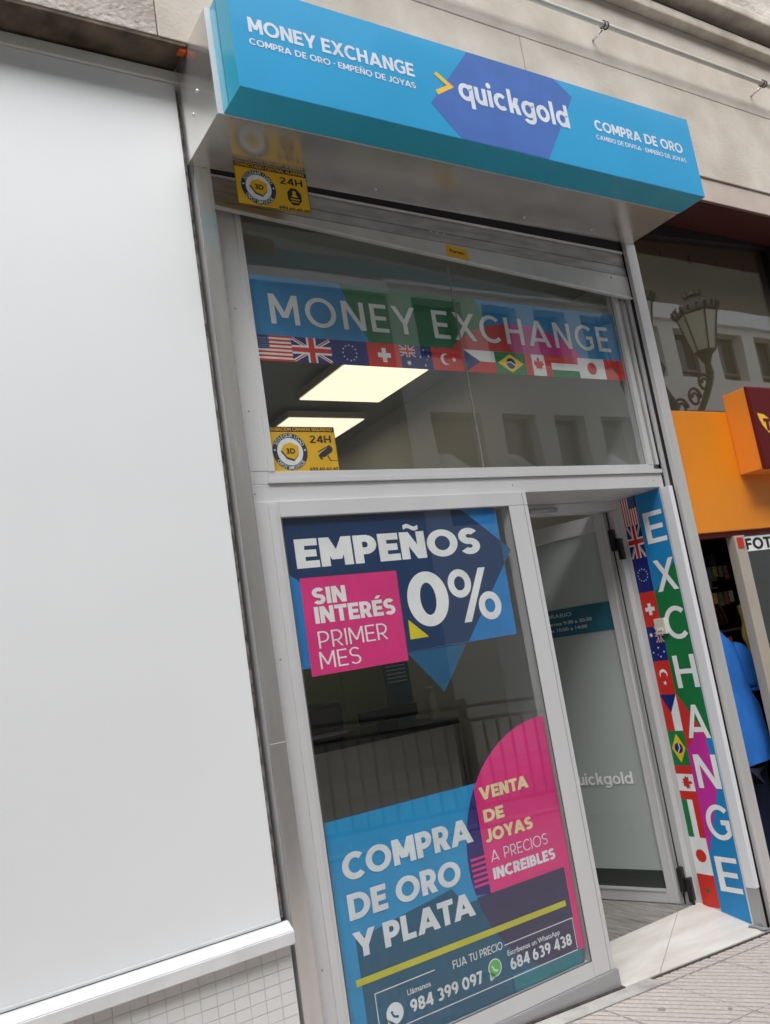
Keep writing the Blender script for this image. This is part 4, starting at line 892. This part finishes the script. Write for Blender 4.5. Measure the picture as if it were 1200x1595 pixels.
for sx in (1, -1):
    skinned('sleeve', [((px + sx * .10, py - .03, 1.345), (.085, .08)), ((px + sx * .148, py - .05, 1.25), (.092, .085)), ((px + sx * .158, py - .045, 1.16), (.092, .085)), ((px + sx * .155, py - .04, 1.095), (.09, .085))], [(0, 1), (1, 2), (2, 3)], MATS['blue_polo'], pe)
    addb = bmesh.new(); addtube(addb, [(px + sx * .155, py - .04, 1.108), (px + sx * .155, py - .04, 1.092)], [.084, .083], 20); frombm('cuff', addb, mat('blue_rib', srgb(24, 88, 168), .85), pe, True)
TR_ = [((px, py, .84), (.16, .12)), ((px + .09, py, .74), (.10, .105)), ((px + .10, py, .50), (.082, .085)), ((px + .10, py + .01, .14), (.068, .07)), ((px - .09, py, .74), (.10, .105)), ((px - .10, py, .50), (.082, .085)), ((px - .10, py + .01, .14), (.068, .07))]
skinned('trousers', TR_, [(0, 1), (1, 2), (2, 3), (0, 4), (4, 5), (5, 6)], mat('navy_cloth', srgb(20, 28, 58), .9, noise=.15), pe)
skinned('hair', [((px, py - .02, 1.60), (.08, .085)), ((px, py - .01, 1.69), (.075, .085)), ((px, py, 1.74), (.04, .05))], [(0, 1), (1, 2)], mat('brown_hair', srgb(60, 40, 28), .7), pe)
for sx in (1, -1):
    bm = bmesh.new(); addbox(bm, px + sx * .10 - .045, px + sx * .10 + .045, py - .06, py + .20, .065, .13, .02); frombm('shoe', bm, BLACKP, pe)

# ================================================================== street behind the camera (seen in the panes)
ob = thing('opposite_building', 'pale plastered building with dark windows across the street', 'building', (5, -8.1, 0))
YO = -8.1
holes = []
for c in range(9):
    x0 = [7.1, 8.62, 9.86, 11.05, 12.5, 13.9, 15.3, 16.7, 18.1][c]; wd = [1.06, .82, .78, .85, .95, .95, .95, .95, .95][c]
    for (z0, z1) in ((3.45, 5.39), (6.35, 7.45)): holes.append((x0, x0 + wd, z0, z1))
for k in range(12):
    for (z0, z1) in ((3.45, 5.39), (6.35, 7.45)): holes.append((19.6 + k * 1.55, 20.5 + k * 1.55, z0, z1))
xsb = sorted({6.6, 44.} | {h[0] for h in holes} | {h[1] for h in holes}); zsb = [-1.2, 3.45, 5.3, 5.39, 6.35, 7.45, 7.6]
bmo = bmesh.new()
for a, b in zip(xsb, xsb[1:]):
    z = None
    for c_, e in zip(zsb, zsb[1:]):
        mx_, mz_ = (a + b) / 2, (c_ + e) / 2
        if any(h[0] < mx_ < h[1] and h[2] < mz_ < h[3] for h in holes): continue
        addbox(bmo, a, b, YO - .4, YO, c_, e)
frombm('wall', bmo, PLAST, ob)
box('string_course', 6.6, 44, YO - .3, YO + .12, 7.602, 7.95, WHITEB, ob, .01)
box('upper_wall', 6.6, 44, YO - .4, YO - .02, 7.952, 11.5, PLAST2, ob)
ob2 = thing('grey_building', 'darker grey plastered building across the street beside the pale one', 'building', (-5, -8.1, 0))
for (x0, x1, z0, z1) in ((-24, 6.59, -1.2, 7.4), ): box('wall', x0, x1, YO - .4, YO, z0, z1, PLAST3, ob2)
box('string_course', -24, 6.59, YO - .3, YO + .10, 7.402, 7.62, WHITEB, ob2, .01); box('upper_wall', -24, 6.59, YO - .4, YO - .02, 7.622, 11, PLAST2, ob2)
for k in range(10):
    x0 = -20 + k * 2.4
    for z0 in (3.5, 8.4):
        wv = box('window', x0, x0 + 1.1, YO + .002 if z0 < 7 else YO - .018, YO + .03, z0, z0 + 1.8, DGLASS, ob2); box('window_frame', x0 - .08, x0, YO + .001 if z0 < 7 else YO - .018, YO + .05, z0 - .06, z0 + 1.86, WHITEB, wv); box('window_frame', x0 + 1.1, x0 + 1.18, YO + .001 if z0 < 7 else YO - .018, YO + .05, z0 - .06, z0 + 1.86, WHITEB, wv)
for k, h in enumerate(holes):
    wv = box('window', h[0], h[1], YO - .3, YO - .27, h[2], h[3], DGLASS, ob)
    box('window_frame', h[0], h[0] + .06, YO - .269, YO - .22, h[2], h[3], mat('window_frame_grey', srgb(120, 120, 112), .6), wv); box('window_frame', h[1] - .06, h[1], YO - .269, YO - .22, h[2], h[3], MATS['window_frame_grey'], wv)
    box('window_frame', h[0] + .06, h[1] - .06, YO - .269, YO - .22, (h[2] + h[3]) / 2 - .35, (h[2] + h[3]) / 2 - .29, MATS['window_frame_grey'], wv)
    if k % 2 == 0 and k % 3 != 1:
        xm, zm = h[0] + .07, (h[2] + h[3]) / 2 - .25
        mk('open_sash', [(xm, YO - .2, zm), (xm + (h[1] - h[0]) * .8, YO + .15, zm), (xm + (h[1] - h[0]) * .35, YO - .2, zm + .55), (xm, YO - .2, zm + .55),
                         (xm, YO - .22, zm), (xm + (h[1] - h[0]) * .8, YO + .13, zm), (xm + (h[1] - h[0]) * .35, YO - .22, zm + .55), (xm, YO - .22, zm + .55)],
           [(0, 1, 2, 3), (7, 6, 5, 4), (0, 4, 5, 1), (1, 5, 6, 2), (2, 6, 7, 3), (3, 7, 4, 0)], WHITEB, wv)
# kerb railing
rl = thing('kerb_railing', 'dark metal pedestrian railing along the kerb reflected in the lower window', 'railing', (2, -3.3, 0))
for z in (.98, .86, .16): hexa('rail', [(-6, -3.315, z + zg(-6)), (12, -3.315, z + zg(12)), (12, -3.285, z + zg(12)), (-6, -3.285, z + zg(-6)), (-6, -3.315, z + .03 + zg(-6)), (12, -3.315, z + .03 + zg(12)), (12, -3.285, z + .03 + zg(12)), (-6, -3.285, z + .03 + zg(-6))], RAILM, rl)
bmr = bmesh.new(); addbox(bmr, -.009, .009, -.009, .009, .17, .85); mer = bpy.data.meshes.new('bar'); bmr.to_mesh(mer); bmr.free(); mer.materials.append(RAILM)
for i in range(90):
    x = -3 + i * .14; o = bpy.data.objects.new('bar', mer); C.objects.link(o); o.parent = rl; o.location = Vector((x, -3.3, zg(x))) - wloc(rl)
for i in range(7):
    x = -4.6 + i * 1.96; box('post', x - .03, x + .03, -3.33, -3.27, zg(x) - .05, zg(x) + 1.06, RAILM, rl, .004)
# ornate street lamp with two lanterns
lm = thing('street_lamp', 'ornate iron street lamp with lanterns reflected in the neighbouring glass', 'street lamp', (9.1, -4.9, -.3))
lx, ly = 9.15, -5.0
lathe('post', lx, ly, [(.22, -.5), (.22, .1), (.13, .3), (.10, .9), (.14, 1.0), (.075, 1.1), (.07, 3.4), (.13, 3.5), (.08, 3.6), (.16, 4.2), (.2, 4.5), (.1, 4.75), (.05, 4.9), (.12, 5.1), (.03, 5.3)], IRON, lm, 12)
def lantern(cx, cy, z):
    n = 6; bm = bmesh.new()
    for k in range(n):
        a, b = 2 * pi * k / n, 2 * pi * (k + 1) / n
        p0 = lambda r, zz, t: (cx + r * cos(t), cy + r * sin(t), zz)
        addtube(bm, [p0(.17, z, a), p0(.31, z + .62, a)], .014, 5); addtube(bm, [p0(.17, z, a), p0(.17, z, b)], .014, 5); addtube(bm, [p0(.31, z + .62, a), p0(.31, z + .62, b)], .02, 5)
        addtube(bm, [p0(.31, z + .62, a), p0(.34, z + .72, a)], [.02, .004], 5)
    for k in range(18):
        t = 2 * pi * k / 18; addtube(bm, [(cx + .33 * cos(t), cy + .33 * sin(t), z + .63), (cx + .36 * cos(t), cy + .36 * sin(t), z + .70), (cx + .33 * cos(t), cy + .33 * sin(t), z + .76)], [.022, .03, .004], 5)
    for k in range(8):
        t = 2 * pi * k / 8; addtube(bm, [(cx + .10 * cos(t), cy + .10 * sin(t), z + .90), (cx + .16 * cos(t), cy + .16 * sin(t), z + 1.0)], [.02, .004], 5)
    addlathe(bm, cx, cy, [(.34, z + .63), (.30, z + .70), (.16, z + .84), (.10, z + .90), (.12, z + .93), (.03, z + 1.0)], 6)
    addlathe(bm, cx, cy, [(.02, z - .42), (.06, z - .36), (.05, z - .2), (.11, z - .06), (.16, z - .01)], 10)
    l_ = frombm('lantern', bm, IRON, lm)
    bm = bmesh.new(); addlathe(bm, cx, cy, [(.155, z + .01), (.295, z + .60)], 6); frombm('lantern_glass', bm, mat('lantern_glass_milk', srgb(190, 190, 175), .3), l_)
for cx, cy, z in ((10.35, -5.0, 5.45), (8.75, -4.9, 5.4), (9.3, -5.9, 5.5)):
    lantern(cx, cy, z)
    bm = bmesh.new(); q = []
    for i in range(17):
        t = i / 16; q.append((lx + (cx - lx) * t, ly + (cy - ly) * t, 4.4 + (z - .4 - 4.4) * t * t - .25 * sin(pi * t)))
    addtube(bm, q, .05, 8)
    for s in (.3, .6, .85):
        bx0 = lx + (cx - lx) * s; by0 = ly + (cy - ly) * s; bz0 = 4.4 + (z - .4 - 4.4) * s * s + .05
        addtube(bm, [(bx0 + .16 * cos(a) * (1 - a / 14), by0, bz0 + .16 * sin(a) * (1 - a / 14)) for a in [i * .5 for i in range(20)]], .022, 6)
    frombm('arm', bm, IRON, lm, True)
